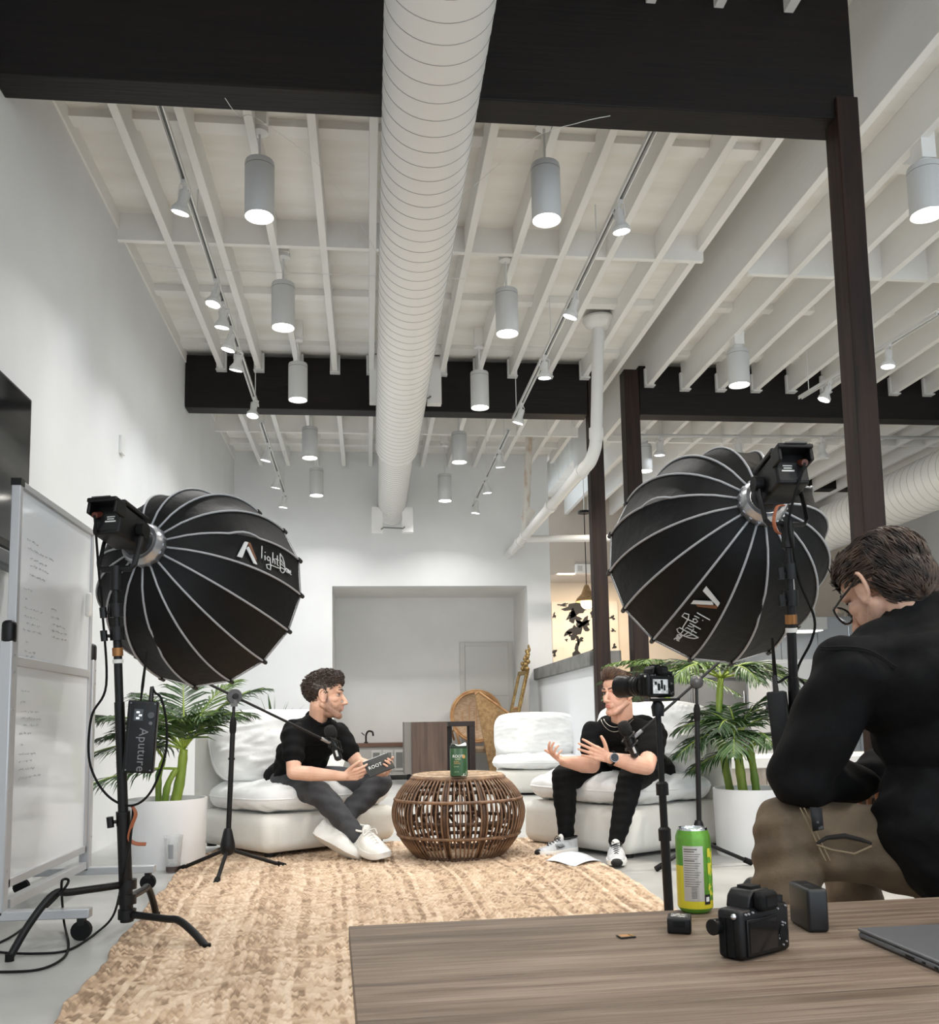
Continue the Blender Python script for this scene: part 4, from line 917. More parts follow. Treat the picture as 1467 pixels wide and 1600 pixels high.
for a, b, r in ((0, .42, .0165), (.40, .62, .0135), (.60, .93, .0105)): MB().tube([Q(a), Q(b)], r, 14).build('pole_section', BLACKM, mp_, world=True)
for q in (.40, .60): MB().tube([Q(q-.03), Q(q+.02), Q(q+.03)], [.022, .022, .015], 14).build('twist_lock', BLACKP, mp_, world=True)
MB().tube([Q(.92), Q(.965), Q(.985), Q(1.0)], [.02, .024, .016, .03], 16).build('pan_head', BLACKP, mp_, world=True)
MB().box(ft+V((.02, .01, -.004)), (.11, .07, .008), ).build('camera_plate', BLACKM, mp_, world=True)
MB().lathe([(.03, 0), (.028, .02), (.017, .035)], 16, Matrix.Translation(fb)).build('pole_foot', BLACKR, mp_, world=True)
for k in range(3):
    a = .5+2.094*k; MB().tube([fb+V((0, 0, .05)), fb+V((.11*cos(a), .11*sin(a), .008))], .007, 8).build('foot_leg', BLACKM, mp_, world=True)
# ---- rolling whiteboard parallel to the left wall
ALU = mat('brushed_aluminium', (186, 187, 189), .35, .35)
GLOSSW = mat('whiteboard_enamel', (222, 226, 230), .08)
INK = mat('marker_ink', (176, 178, 182), .5)
WX, WY0, WY1, WZ0, WZ1 = -1.25, 3.475, 4.36, .20, 1.597
wb = thing('whiteboard', 'double-sided rolling whiteboard with faint handwriting by the left wall', 'whiteboard', (WX, (WY0+WY1)/2, 0))
MB().box2((WX-.012, WY0, WZ0), (WX+.0, WY1, .96)).build('writing_panel', GLOSSW, wb, world=True)
MB().box2((WX-.012, WY0, .96), (WX+.0, WY1, WZ1)).build('writing_panel', GLOSSW, wb, world=True)
for (y0, y1, z0, z1) in ((WY0-.012, WY1+.012, WZ1-.004, WZ1+.022), (WY0-.012, WY1+.012, WZ0-.025, WZ0+.006), (WY0-.022, WY0+.006, WZ0-.025, WZ1+.022), (WY1-.006, WY1+.016, WZ0-.025, WZ1+.022), (WY0, WY1, .945, .980)):
    MB().box2((WX-.022, y0, z0), (WX+.010, y1, z1)).build('frame_rail', ALU, wb, world=True, bevel=.003)
MB().box2((WX-.024, WY0-.024, WZ1+.0), (WX+.012, WY0+.014, WZ1+.026)).build('corner_cap', BLACKP, wb, world=True)
for y in (WY0-.055, WY1+.040):
    u_ = MB().box2((WX-.025, y-.022, .09), (WX+.020, y+.022, 1.03)).build('upright', ALU, wb, world=True, bevel=.006)
    for z in (.24, .52, .79, .92, .98): MB().cyl((WX+.02, y, z), (WX+.023, y, z), .004, n=10).build('rivet', CHROME, u_, world=True)
    MB().rbox((WX+.0, y+.0, 1.06), (.045, .05, .085), .018, 4).build('pivot_clamp', BLACKP, wb, world=True)
    b_ = MB().box2((WX-.30, y-.022, .075), (WX+.30, y+.022, .108)).build('base_bar', ALU, wb, world=True, bevel=.004)
    for s_ in (-1, 1):
        cx = WX+s_*.27; c_ = MB().cyl((cx, y-.014, .033), (cx, y+.014, .033), .033, n=18).build('caster', BLACKR, b_, world=True)
        MB().box2((cx-.012, y-.016, .05), (cx+.012, y+.016, .078)).build('caster_fork', BLACKP, b_, world=True)
MB().box2((WX-.02, WY0, .105), (WX+.015, WY1, .135)).build('cross_bar', ALU, wb, world=True)
rw = random.Random(11)
def scribble(y, z, n, s=1.0):
    for k in range(n):
        ln = (.02+.035*rw.random())*s; pts = []
        for i in range(int(ln/.004)+2): pts.append((WX+.0006, y+i*.004, z+.010*s*(rw.random()-.5)*(1 if i % 3 else .3)))
        MB().tube(pts, .0007, 4, cap=False).build('handwriting', INK, wb, world=True); y += ln+.016
for i, (y, z, n) in enumerate([(3.56, 1.42, 3), (3.57, 1.39, 5), (3.60, 1.355, 4), (3.60, 1.33, 4), (3.60, 1.295, 3), (3.55, 1.235, 2), (3.56, 1.20, 1), (3.55, 1.165, 4), (3.56, 1.135, 3), (3.58, 1.11, 3), (3.55, 1.085, 4), (3.58, 1.04, 1), (3.57, 1.005, 3), (3.58, .99, 2), (3.85, 1.195, 1), (3.85, 1.165, 2), (3.86, 1.135, 3), (3.86, 1.11, 4), (3.86, 1.085, 4), (3.55, .86, 2), (3.55, .82, 1), (3.56, .785, 3), (3.56, .76, 4), (3.58, .735, 3), (3.55, .705, 3), (3.56, .665, 1), (3.55, .63, 3), (3.55, .605, 3), (3.55, .575, 3), (3.55, .545, 5)]): scribble(y, z, n)
er = at(137, 945, X=WX+.02); tag(MB().rbox((WX+.024, er.y, er.z), (.026, .03, .11), .012, 4).build('magnetic_eraser', METALW), 'white rounded eraser stuck on the edge of the whiteboard', 'eraser')
# ================================================================ foreground table and what lies on it
TZ = .354
WOOD = mat('grey_oak_laminate', (120, 104, 90), .55, c2=(160, 142, 124), scale=5, stretch=(1.1, 9, 1), detail=8, bump=.12, bscale=9, lo=.3, hi=.7)
WOODS = [WOOD, mat('grey_oak_laminate_b', (112, 96, 83), .55, c2=(150, 132, 115), scale=6, stretch=(.9, 8, 1), detail=8, bump=.12, bscale=9, lo=.3, hi=.7), mat('grey_oak_laminate_c', (126, 110, 95), .55, c2=(166, 149, 131), scale=5, stretch=(1, 10, 1), detail=8, bump=.12, bscale=9, lo=.3, hi=.7)]
def grain(name, dark, mid, light, off):
    m = mat(name, mid, .55); nt = m.node_tree; b_ = nt.nodes['Principled BSDF']
    tc = nt.nodes.new('ShaderNodeTexCoord'); outs = []
    for sc_, st_, dt in ((3.0, (.8, 16, 1), 8), (9.0, (.7, 30, 1), 4), (2.2, (.5, 7, 1), 3)):
        mp = nt.nodes.new('ShaderNodeMapping'); mp.inputs['Scale'].default_value = st_; mp.inputs['Location'].default_value = (off, off*.7, 0)
        n = nt.nodes.new('ShaderNodeTexNoise'); n.inputs['Scale'].default_value = sc_; n.inputs['Detail'].default_value = dt; n.inputs['Distortion'].default_value = .35
        nt.links.new(tc.outputs['Object'], mp.inputs[0]); nt.links.new(mp.outputs[0], n.inputs['Vector']); outs.append(n.outputs[0])
    a1 = nt.nodes.new('ShaderNodeMath'); a1.operation = 'MULTIPLY_ADD'; a1.inputs[1].default_value = .55; nt.links.new(outs[0], a1.inputs[0])
    a2 = nt.nodes.new('ShaderNodeMath'); a2.operation = 'MULTIPLY'; a2.inputs[1].default_value = .45; nt.links.new(outs[1], a2.inputs[0]); nt.links.new(a2.outputs[0], a1.inputs[2])
    r = nt.nodes.new('ShaderNodeValToRGB'); e = r.color_ramp.elements; e[0].position = .34; e[0].color = srgb(dark); e[1].position = .66; e[1].color = srgb(light); x_ = e.new(.47); x_.color = srgb(mid)
    nt.links.new(a1.outputs[0], r.inputs[0])
    r2 = nt.nodes.new('ShaderNodeValToRGB'); r2.color_ramp.elements[0].position = .40; r2.color_ramp.elements[0].color = (.62, .60, .58, 1); r2.color_ramp.elements[1].position = .56; r2.color_ramp.elements[1].color = (1, 1, 1, 1); nt.links.new(outs[2], r2.inputs[0])
    mx = nt.nodes.new('ShaderNodeMix'); mx.data_type = 'RGBA'; mx.blend_type = 'MULTIPLY'; mx.inputs[0].default_value = .7; nt.links.new(r.outputs[0], mx.inputs[6]); nt.links.new(r2.outputs[0], mx.inputs[7]); nt.links.new(mx.outputs[2], b_.inputs['Base Color'])
    bp = nt.nodes.new('ShaderNodeBump'); bp.inputs['Strength'].default_value = .25; bp.inputs['Distance'].default_value = .004; nt.links.new(a1.outputs[0], bp.inputs['Height']); nt.links.new(bp.outputs[0], b_.inputs['Normal'])
    return m
WOODS = [grain('weathered_oak', (84, 69, 56), (115, 98, 83), (143, 126, 110), 0), grain('weathered_oak_b', (78, 64, 52), (108, 92, 77), (136, 120, 104), 3.1), grain('weathered_oak_c', (88, 72, 59), (119, 102, 86), (147, 131, 115), 7.7)]
WOOD = WOODS[0]
ft_ = thing('wooden_table', 'low grey-brown wooden table in the foreground holding camera gear', 'table', (.95, 1.2, 0), radians(2.2))
x0, x1, y0, y1 = -.965, 1.15, -.55, .60
ys = [y1, .515, .375, .215, .045, -.12, -.30, y0]
for k in range(len(ys)-1):
    MB().box2((x0, ys[k+1]+.0008, TZ-.028), (x1, ys[k]-.0008, TZ)).build('plank', WOODS[k % 3], ft_, bevel=.0015)
MB().box2((x0+.02, y0+.02, TZ-.06), (x1-.02, y1-.02, TZ-.0285)).build('apron', WOOD, ft_)
for x in (x0+.06, x1-.06):
    for y in (y0+.06, y1-.06): MB().box2((x-.03, y-.03, 0), (x+.03, y+.03, TZ-.06)).build('leg', WOOD, ft_, bevel=.003)
# drink can
def onT(x, y): return at(x, y, Z=TZ+.0005)
cp = onT(1087, 1424)
can = thing('drink_can', 'tall green and yellow drink can on the wooden table', 'drink can', cp)
m = MB(); m.lathe([(.024, .0), (.027, .002), (.0325, .009), (.033, .013), (.033, .137), (.0325, .141), (.0300, .148), (.0282, .1525)], 40, cap=True); 
CANG = mat('can_green', (104, 156, 52), .28, .35, c2=(84, 138, 46), scale=30)
m.build('can_body', CANG, can)
m = MB(); m.lathe([(.0283, .1522), (.0280, .153), (.0277, .1537), (.0272, .156), (.0262, .157), (.0252, .1555), (.0245, .150), (.001, .150)], 40, cap=False); m.build('can_lid', CHROME, can)
MB().tube([(-.006, .004, .1515), (.004, -.002, .1525), (.012, -.006, .1515)], [.006, .007, .004], 10, flat=.25).build('ring_pull', CHROME, can)
fc = CAMPOS-cp; fc.z = 0; fc.normalize(); sc_ = V((-fc.y, fc.x, 0))
if (right.x*sc_.x+right.y*sc_.y) < 0: sc_ = -sc_
def canpt(a, z, r=.0333): return (fc*cos(a)+sc_*sin(a))*r+V((0, 0, z))
def patch(name, a0, a1, z0, z1, m_, r=.0333, n=8):
    mm = MB(); mm.grid(lambda u, v: canpt(a0+(a1-a0)*u, z0+(z1-z0)*v, r), n, 4); mm.build(name, m_, can, smooth=60)
patch('yellow_band', -1.7, -.5, .012, .088, mat('can_yellow', (206, 190, 44), .3, .2))
patch('yellow_foot', -1.7, 1.4, .010, .024, mat('can_yellow', (206, 190, 44), .3, .2), .03325, 14)
patch('nutrition_panel', -.62, .55, .024, .125, mat('can_silver', (196, 190, 182), .3, .55), .0335)
TXT = mat('can_small_print', (92, 84, 78), .5)
for k in range(17): patch('print_line', -.55, (.20, .05, .38, .30)[k % 4], .118-k*.0042, .118-k*.0042+(.0022 if k in (0, 1, 5) else .0011), TXT, .0337, 6)
for k in range(9): patch('bar_code', -.18, .12, .030+k*.0026, .0312+k*.0026, TXT, .0337, 4)
patch('recycling_badge', .55, .95, .018, .036, mat('badge_black', (24, 24, 22), .4), .0336, 5)
patch('recycling_arrow', .64, .86, .023, .0315, mat('badge_white', (214, 214, 208), .4), .0338, 4)
patch('fruit_art', .85, 1.6, .030, .12, mat('can_art', (92, 150, 44), .3, c2=(206, 196, 60), scale=60, lo=.48, hi=.52), .0335)
# battery, memory card
bp_ = onT(1062, 1455)
bt_ = thing('camera_battery', 'small black camera battery lying by the drink can', 'battery', bp_, radians(-20))
MB().rbox((0, 0, .013), (.040, .046, .026), .003, 3).build('battery_case', BLACKP, bt_)
MB().box((0, .002, .0263), (.028, .030, .0006)).build('battery_label', mat('battery_print', (70, 70, 72), .4, c2=(190, 190, 188), scale=120, lo=.5, hi=.56), bt_)
MB().box((.0, -.024, .016), (.020, .002, .010)).build('contacts', BLACKR, bt_)
mc = onT(978, 1464)
mcT = thing('memory_card', 'tiny memory card with copper label on the wooden table', 'memory card', mc, radians(8))
MB().rbox((0, 0, .0012), (.028, .022, .0022), .001, 2).build('card_body', BLACKP, mcT)
MB().box((-.003, 0, .0025), (.018, .016, .0003)).build('card_label', mat('card_copper', (176, 130, 84), .4), mcT)
for k in range(4): MB().box((.0105, -.006+k*.004, .0025), (.004, .0022, .0003)).build('gold_contact', GOLDP, mcT)
# camera lying on the table, rear screen to us
ca = onT(1163, 1504); cb = onT(1236, 1484)
xd = (cb-ca); xd.z = 0; xd.normalize(); nz = V((xd.y, -xd.x, 0))
if nz.dot(CAMPOS-ca) < 0: nz = -nz
# x right seen from behind, y up, z towards us
cc2 = (ca+cb)/2-nz*.024+V((0, 0, .0385*1.0)); cc2.z = TZ+.0375
fr2 = basis(cc2, xd, (0, 0, 1))
tcam = thing('mirrorless_camera', 'black mirrorless camera body without lens standing on the wooden table', 'camera', V((cc2.x, cc2.y, TZ)))
camera_body(tcam, fr2, False, False)
MB().cyl(fr2 @ V((-.066, .010, -.018)), fr2 @ V((-.078, .010, -.018)), .012, n=18).build('mode_dial', BLACKP, tcam, world=True)
# black power brick
pb1, pb2 = onT(1253, 1457), onT(1288, 1458)
xd = (pb2-pb1); xd.z = 0; w_ = xd.length; xd.normalize(); bkd = V((-xd.y, xd.x, 0))
if bkd.y < 0: bkd = -bkd
bkd = (bkd-xd*.55).normalized()
pbT = thing('power_bank', 'black rounded charger brick standing behind the camera on the table', 'charger', V((pb1.x, pb1.y, TZ)))
yv = V((-xd.y, xd.x, 0))
frp = basis((pb1+pb2)/2+yv*.045+V((0, 0, .036)), xd, yv)
MB().rbox((0, 0, 0), (w_, .09, .072), .006, 4, frp @ Matrix.Rotation(radians(14), 4, 'Z')).build('brick_case', mat('brick_black', (20, 20, 21), .4), pbT, world=True)
MB().box((0, .0, .0362), (.010, .008, .0004), frp @ Matrix.Rotation(radians(14), 4, 'Z')).build('brick_mark', mat('brick_print', (50, 50, 52), .4), pbT, world=True)
# laptop
LAP = mat('dark_aluminium', (112, 113, 116), .42, .4)
k0 = at(1339, 1449, Z=TZ+.017); k1 = at(1467, 1502, Z=TZ+.017); k2 = at(1467, 1440, Z=TZ+.017)
d1_ = (k1-k0); d1_.z = 0; d1_.normalize(); d2_ = V((-d1_.y, d1_.x, 0))
if d2_.x < 0: d2_ = -d2_
lpT = thing('laptop', 'closed dark grey laptop at the right edge of the wooden table', 'laptop', V((k0.x, k0.y, TZ)))
frl = basis(k0+d1_*.15+d2_*.105+V((0, 0, -.0085)), d1_, d2_)
MB().rbox((0, 0, -.0028), (.30, .21, .0108), .005, 4, frl).build('laptop_base', LAP, lpT, world=True)
MB().rbox((0, 0, .0056), (.30, .21, .0055), .0025, 3, frl).build('laptop_lid', LAP, lpT, world=True)
for x, w in ((.02, .022), (.055, .008), (.085, .008)): MB().box((x-.02, -.1052, -.003), (w, .001, .0035), frl).build('port', BLACKP, lpT, world=True)
# ================================================================ far end of the room
WALN = mat('walnut', (74, 58, 50), .5, c2=(104, 84, 72), scale=5, stretch=(5, 5, .4), detail=6, lo=.3, hi=.7)
WALNT = mat('walnut_top', (84, 58, 46), .5, c2=(110, 80, 64), scale=5, stretch=(.4, 5, 5))
def box_px(x0, y0, x1, y1, Y, depth):
    a = at(x0, y1, Y=Y); b = at(x1, y0, Y=Y); return (a.x, Y, a.z), (b.x, Y+depth, b.z)
cab = thing('walnut_cabinet', 'walnut sideboard end standing at the mouth of the niche', 'cabinet', (at(665, 1127, Y=11.0).x, 11.2, 0))
a, b = box_px(632, 1127, 698, 1200, 11.0, .46)
MB().box2((a[0], 11.0, .12), (b[0], 11.46, b[2])).build('carcass', mat('cabinet_grey', (128, 124, 118), .6), cab, world=True, bevel=.003)
MB().box2((a[0]+.085, 10.985, .125), (b[0], 11.0, b[2]-.004)).build('door', WALN, cab, world=True, bevel=.002)
for x in (a[0]+.06, b[0]-.05):
    for y in (11.04, 11.42): MB().cyl((x, y, 0), (x, y, .12), .014, n=10).build('leg', BLACKM, cab, world=True)
DARKW = mat('espresso_wood', (38, 26, 24), .4)
dk = thing('dark_frame_table', 'dark square-framed side table beside the walnut cabinet', 'table', (at(720, 1127, Y=11.15).x, 11.3, 0))
zt_ = at(720, 1127, Y=11.15).z; xa, xb = at(700, 1130, Y=11.15).x, at(742, 1130, Y=11.15).x
MB().box2((xa+.012, 11.15, zt_-.06), (xb, 11.52, zt_)).build('table_top', DARKW, dk, world=True, bevel=.003)
for x in (xb-.06, xa+.012):
    for y in ((11.15, 11.46) if x > xa+.1 else (11.46,)): MB().box2((x, y, 0), (x+.06, y+.06, zt_-.06)).build('leg', DARKW, dk, world=True)
# peacock-style wicker chairs
WICK = mat('wicker_weave', (176, 146, 116), .7, c2=(204, 178, 150), scale=22, stretch=(1, 1, 3), bump=.5, bscale=60); WICKF = mat('cane_frame', (176, 128, 84), .5, c2=(204, 160, 112), scale=10); WICKD = mat('wicker_dark', (140, 108, 70), .7, c2=(170, 138, 96), scale=22, bump=.5, bscale=60)
def wicker_chair(label, loc, R, zc, tilt, rot, m_):
    t = thing('wicker_chair', label, 'wicker chair', loc, rot, 'round-backed wicker chairs')
    T = Matrix.Translation((0, 0, zc)) @ Matrix.Rotation(tilt, 4, 'X')
    MB().grid(lambda u, v: tuple(T @ V((R*v*cos(2*pi*u), .10*v*v*-1+.10, R*v*sin(2*pi*u)))), 36, 8, closed_u=True).build('round_back', m_, t, smooth=180, solid=.012)
    for rr in (1.0, .93): MB().tube([T @ V((R*rr*cos(2*pi*k/40), .0, R*rr*sin(2*pi*k/40))) for k in range(41)], .014, 8, cap=False).build('back_hoop', WICKF, t, smooth=180)
    for k in range(5): x = -.6*R+k*.3*R; MB().tube([T @ V((x, .085-.10*(x/R)**2+.015*-1, -sqrt(R*R-x*x)*.95)), T @ V((x*.9, .06, 0)), T @ V((x*.7, .07, sqrt(R*R-x*x*.5)*.9))], .005, 5).build('back_cane', WICKF, t)
    MB().lathe([(.001, .40), (.24, .40), (.26, .38), (.25, .34), (.20, .33)], 28, Matrix.Translation((0, -.22, 0)), cap=False).build('seat', m_, t)
    for k in range(4):
        a_ = pi/4+k*pi/2; MB().tube([(.2*cos(a_), -.22+.2*sin(a_), .34), (.24*cos(a_), -.22+.24*sin(a_), 0)], .016, 8).build('leg', WICKF, t)
    for s_ in (-1, 1): MB().tube(bez([(s_*.30, .0, zc-.3), (s_*.34, -.2, .60), (s_*.30, -.38, .58), (s_*.26, -.42, .36)], 6), .015, 8).build('arm', WICKF, t, smooth=180)
    return t
wc = at(745, 1130, Y=12.06)
wicker_chair('pale round-backed wicker chair behind the dark table in the niche', (wc.x, 12.06, 0), .335, .79, radians(-8), radians(0), WICK)
wt = thing('wicker_screen', 'brown wicker screen leaning in front of the round wicker chair', 'wicker screen', (1.62, 11.2, 0))
q = [at(x, y, Y=11.45) for x, y in ((742, 1085), (748, 1081), (800, 1118), (788, 1126), (763, 1124))]
def slab(pts, th): 
    n = len(pts); return MB().add([p for p in pts]+[p+V((0, th, 0)) for p in pts], [tuple(range(n)), tuple(reversed(range(n, 2*n)))]+[(i, n+i, n+(i+1) % n, (i+1) % n) for i in range(n)])
lowq = [at(742, 1085, Y=11.45), at(748, 1081, Y=11.45), at(803, 1120, Y=11.45)]
low2 = [V((lowq[2].x, 11.35, 0)), V((lowq[0].x+.17, 11.35, 0))]
slab(lowq+low2, .03).build('woven_panel', WICKD, wt, world=True, smooth=None)
MB().tube([lowq[0], lowq[1], lowq[2], low2[0]], .014, 8).build('cane_edge', WICKF, wt, world=True)
# gilt mirror leaning near the niche corner
GILT = mat('gilt', (168, 140, 88), .35, .55, c2=(120, 96, 58), scale=30); MIR = mat('mirror_glass', (225, 228, 228), .02, 1)
mr = thing('gilt_mirror', 'tall gilt mirror with a carved crest leaning in the corner by the half wall', 'mirror', (1.72, 11.0, 0))
pA, pB = at(797, 1118, Y=11.2), at(814, 1118, Y=10.9)      # far and near edges, low
tA, tB = at(812, 1050, Y=11.24), at(826, 1047, Y=10.97)
def ext(p, t): d = (p-t); return t+d*(t.z/(t.z-p.z))
bA, bB = ext(pA, tA), ext(pB, tB)
ux = (tB-tA).normalized(); uy = (tA-bA); H_ = uy.length; uy = uy.normalized(); W_ = (tB-tA).length
fm = basis(bA, ux, uy)
MB().box2((.03, .03, -.006), (W_-.03, H_-.03, .002)).build('glass', MIR, mr, world=False) if False else None
m = MB(); m.box2((.03, .03, -.004), (W_-.03, H_-.03, .004), fm); m.build('glass', MIR, mr, world=True)
for (a_, b_) in (((0, 0), (.045, H_)), ((W_-.045, 0), (W_, H_)), ((0, 0), (W_, .05)), ((0, H_-.05), (W_, H_))): 
    m = MB(); m.box2((a_[0], a_[1], -.018), (b_[0], b_[1], .018), fm); m.build('frame_rail', GILT, mr, world=True, bevel=.006)
for k in range(16):
    a_ = k*2.4; r_ = .10*(1-k/18); p = fm @ V((W_/2+r_*cos(a_)*.9, H_+.02+k*.019, .01*sin(a_*2)))
    MB().sphere(p, (.034*(1-k/26), .034*(1-k/26), .030), 8, 6).build('carved_scroll', GILT, mr, world=True, smooth=180)
# console with tap in the niche
cs = thing('washbasin_console', 'low console with a wooden top and grilled doors at the back of the niche', 'console', (.2, 12.1, 0))
zc_ = at(600, 1161, Y=12.0).z
MB().box2((-.40, 12.0, zc_-.05), (.62, 12.38, zc_)).build('wooden_top', WALNT, cs, world=True, bevel=.003)
MB().box2((-.38, 12.02, .06), (.60, 12.36, zc_-.05)).build('carcass', mat('console_grey', (176, 174, 168), .6), cs, world=True)
for k in range(4):
    x = .04+k*.145; d_ = MB().box2((x, 12.005, .12), (x+.125, 12.02, zc_-.09)).build('door', mat('console_white', (198, 197, 192), .6), cs, world=True)
    MB().box2((x+.02, 12.0, .15), (x+.105, 12.006, zc_-.12)).build('grille', mat('console_grille', (120, 120, 116), .7), d_, world=True)
fp = at(572, 1161, Y=12.15)
fa = thing('basin_tap', 'dark curved tap standing on the wooden console', 'tap', (fp.x, 12.15, zc_))
IRON = mat('dark_bronze', (44, 38, 34), .35, .6)
MB().tube(bez([(0, 0, 0), (0, 0, .10), (.03, 0, .15), (.08, 0, .14), (.09, 0, .09)], 6), .012, 10).build('spout', IRON, fa, smooth=180)
MB().lathe([(.028, 0), (.026, .012), (.014, .02)], 14).build('base', IRON, fa); MB().tube([(-.02, 0, .10), (-.06, 0, .135)], .006, 8).build('lever', IRON, fa)
# access door in the niche back wall
dr_ = struct(MB().box2((at(727, 1060, Y=12.38).x, 12.385, 0), (at(795, 1060, Y=12.38).x, 12.4, at(760, 1009, Y=12.38).z)).build('door_1', mat('door_paint', (212, 211, 206), .6)))
xa, xb = at(719, 1060, Y=12.37).x, at(802, 1060, Y=12.37).x; zt_ = at(760, 1003, Y=12.37).z; xc, xd_ = at(727, 1060, Y=12.38).x, at(794, 1060, Y=12.38).x
for (p, q) in (((xa, 12.375, 0), (xc-.004, 12.4, zt_)), ((xd_+.004, 12.375, 0), (xb, 12.4, zt_)), ((xc-.004, 12.375, zt_-.055), (xd_+.004, 12.4, zt_))): MB().box2(p, q).build('door_casing', mat('door_trim', (206, 205, 199), .6), dr_, bevel=.004)
MB().box2((xc, 12.382, at(760, 1087, Y=12.38).z-.004), (xd_, 12.386, at(760, 1087, Y=12.38).z)).build('panel_line', mat('panel_line', (150, 149, 146), .6), dr_)
# ---- kitchen beyond the half wall
pt = [at(862, 940, Y=14.25), at(968, 1040, Y=14.25)]
pg = thing('abstract_painting', 'large abstract painting of black strokes on cream in the room beyond the half wall', 'painting', ((pt[0].x+pt[1].x)/2, 14.26, pt[1].z))
MB().box2((pt[0].x, 14.255, pt[1].z-.25), (pt[1].x, 14.295, pt[0].z)).build('canvas', mat('cream_canvas', (226, 208, 188), .8, c2=(236, 221, 204), scale=3), pg, world=True)
rp_ = random.Random(4); INKB = mat('painted_black', (30, 26, 25), .6)
def blot(cx, cz, r, stretch=1.0, rot=0.0):
    n = 22; vs_ = []
    ph = [rp_.random()*6.28 for _ in range(4)]
    for k in range(n):
        a_ = 2*pi*k/n; rr = r*(1+.35*sin(3*a_+ph[0])+.25*sin(5*a_+ph[1])+.2*sin(9*a_+ph[2]))
        x = rr*cos(a_)*stretch; z = rr*sin(a_); vs_.append((cx+x*cos(rot)-z*sin(rot), 14.252, cz+x*sin(rot)+z*cos(rot)))
    MB().add(vs_+[(x, 14.256, z) for x, _, z in vs_], [tuple(range(n))]+[(i, n+i, n+(i+1) % n, (i+1) % n) for i in range(n)]).build('brush_stroke', INKB, pg, world=True, smooth=None)
for (x, y, r, s_, ro) in ((905, 950, .12, 2.6, .3), (898, 965, .09, 1.6, -.8), (912, 975, .11, 1.2, 0), (900, 985, .10, 2.2, .6), (905, 1000, .07, 1.0, 1.5), (901, 1018, .06, 2.8, 1.5), (880, 945, .03, 3.0, .1), (866, 962, .05, .6, 0), (866, 1020, .07, .6, 0), (890, 990, .04, 1.4, 2), (925, 1020, .05, 1.5, .3), (957, 965, .05, .8, 1.0), (958, 985, .04, .8, 1.3), (960, 1010, .05, .7, 0), (930, 960, .08, 1.4, 1.1), (920, 1035, .05, 2.0, .2), (885, 1000, .025, 1.0, 0)):
    p = at(x, y, Y=14.25); blot(p.x, p.z, r*.8, s_, ro)
cpn = at(917, 940, Y=11.9)
kl = thing('kitchen_pendant', 'hanging kitchen lamp with a woven cone shade and glowing globe', 'pendant light', (cpn.x, 11.9, cpn.z))
zt2 = at(916, 800, Y=11.9).z
MB().lathe([(.02, .22), (.03, .20), (.07, .10), (.13, .04), (.15, .0)], 24, cap=False).build('woven_shade', WICKD, kl, solid=.006)
MB().sphere((0, 0, -.015), .085, 18, 12).build('globe', mat('lit_globe', (255, 236, 200), .4, emit=(255, 222, 170), estr=3.5), kl, smooth=180)
MB().tube([(0, 0, .2), (0, 0, zt2-cpn.z)], .006, 6).build('cord', BLACKR, kl); MB().lathe([(.085, 0), (.085, .03), (.02, .045)], 24, Matrix.Translation((0, 0, zt2-cpn.z-.02))).build('ceiling_rose', BLACKP, kl)
MB().tube([(0, 0, zt2-cpn.z), (0, 0, ZD-cpn.z)], .008, 8).build('stem', METALW, kl)
lamp('POINT', 'globe_lamp', (cpn.x, 11.9, cpn.z-.12), (0, 0, -1), 16, (1, .80, .56), .09, parent=kl)
lamp('AREA', 'cove_lamp', (3.4, 13.4, 2.85), (0, .35, -1), 38, (1, .84, .64), 1.2, radians(150))
sb_ = thing('smoke_alarm_box', 'small white box fixed to the soffit behind the slim post', 'alarm', at(912, 890, Y=13.45))
p = at(912, 890, Y=13.45); MB().box2((p.x-.13, 13.40, p.z-.06), (p.x+.13, 13.5, p.z+.08)).build('alarm_case', METALW, sb_, world=True, bevel=.01); MB().box2((p.x-.1, 13.398, p.z-.03), (p.x-.03, 13.402, p.z+.05)).build('alarm_lens', mat('alarm_lens', (190, 190, 188), .4), sb_, world=True)
# kitchen units seen through the right side
GREYC = mat('grey_cabinet', (128, 128, 128), .5, c2=(142, 142, 141), scale=3); WHITEC = mat('white_cabinet', (208, 210, 212), .45)
def unit(name, label, cat, a, b, m_, top=None, doors=0):
    t = thing(name, label, cat, ((a[0]+b[0])/2, (a[1]+b[1])/2, 0))
    MB().box2(a, b).build('carcass', m_, t, world=True, bevel=.004)
    if top is not None: MB().box2((a[0]-.03, a[1]-.03, b[2]), (b[0]+.03, b[1], b[2]+.05)).build('worktop', top, t, world=True, bevel=.004)
    for k in range(doors):
        w_ = (b[0]-a[0])/doors; d_ = MB().box2((a[0]+k*w_+.008, a[1]-.018, a[2]+.03), (a[0]+(k+1)*w_-.008, a[1], b[2]-.03)).build('door', m_, t, world=True, bevel=.003)
        MB().tube([(a[0]+(k+.85)*w_, a[1]-.03, b[2]-.15), (a[0]+(k+.85)*w_, a[1]-.03, b[2]-.30)], .006, 8).build('handle', CHROME, d_, world=True)
    return t
a, b = box_px(1052, 1052, 1152, 1120, 10.2, .6)
unit('kitchen_island', 'grey kitchen island behind the right palm', 'kitchen island', (a[0]-.4, 10.2, 0), (b[0]+.1, 10.8, b[2]-.05), GREYC, mat('island_top', (150, 151, 150), .4), 4)
a, b = box_px(1110, 1055, 1192, 1120, 9.4, .5)
unit('white_cupboard', 'white low cupboard between the palm and the right light stand', 'cupboard', (b[0]+.02, 9.3, 0), (b[0]+.62, 9.85, 1.30), WHITEC, None, 2)
a, b = box_px(1246, 958, 1292, 984, 12.6, .5)
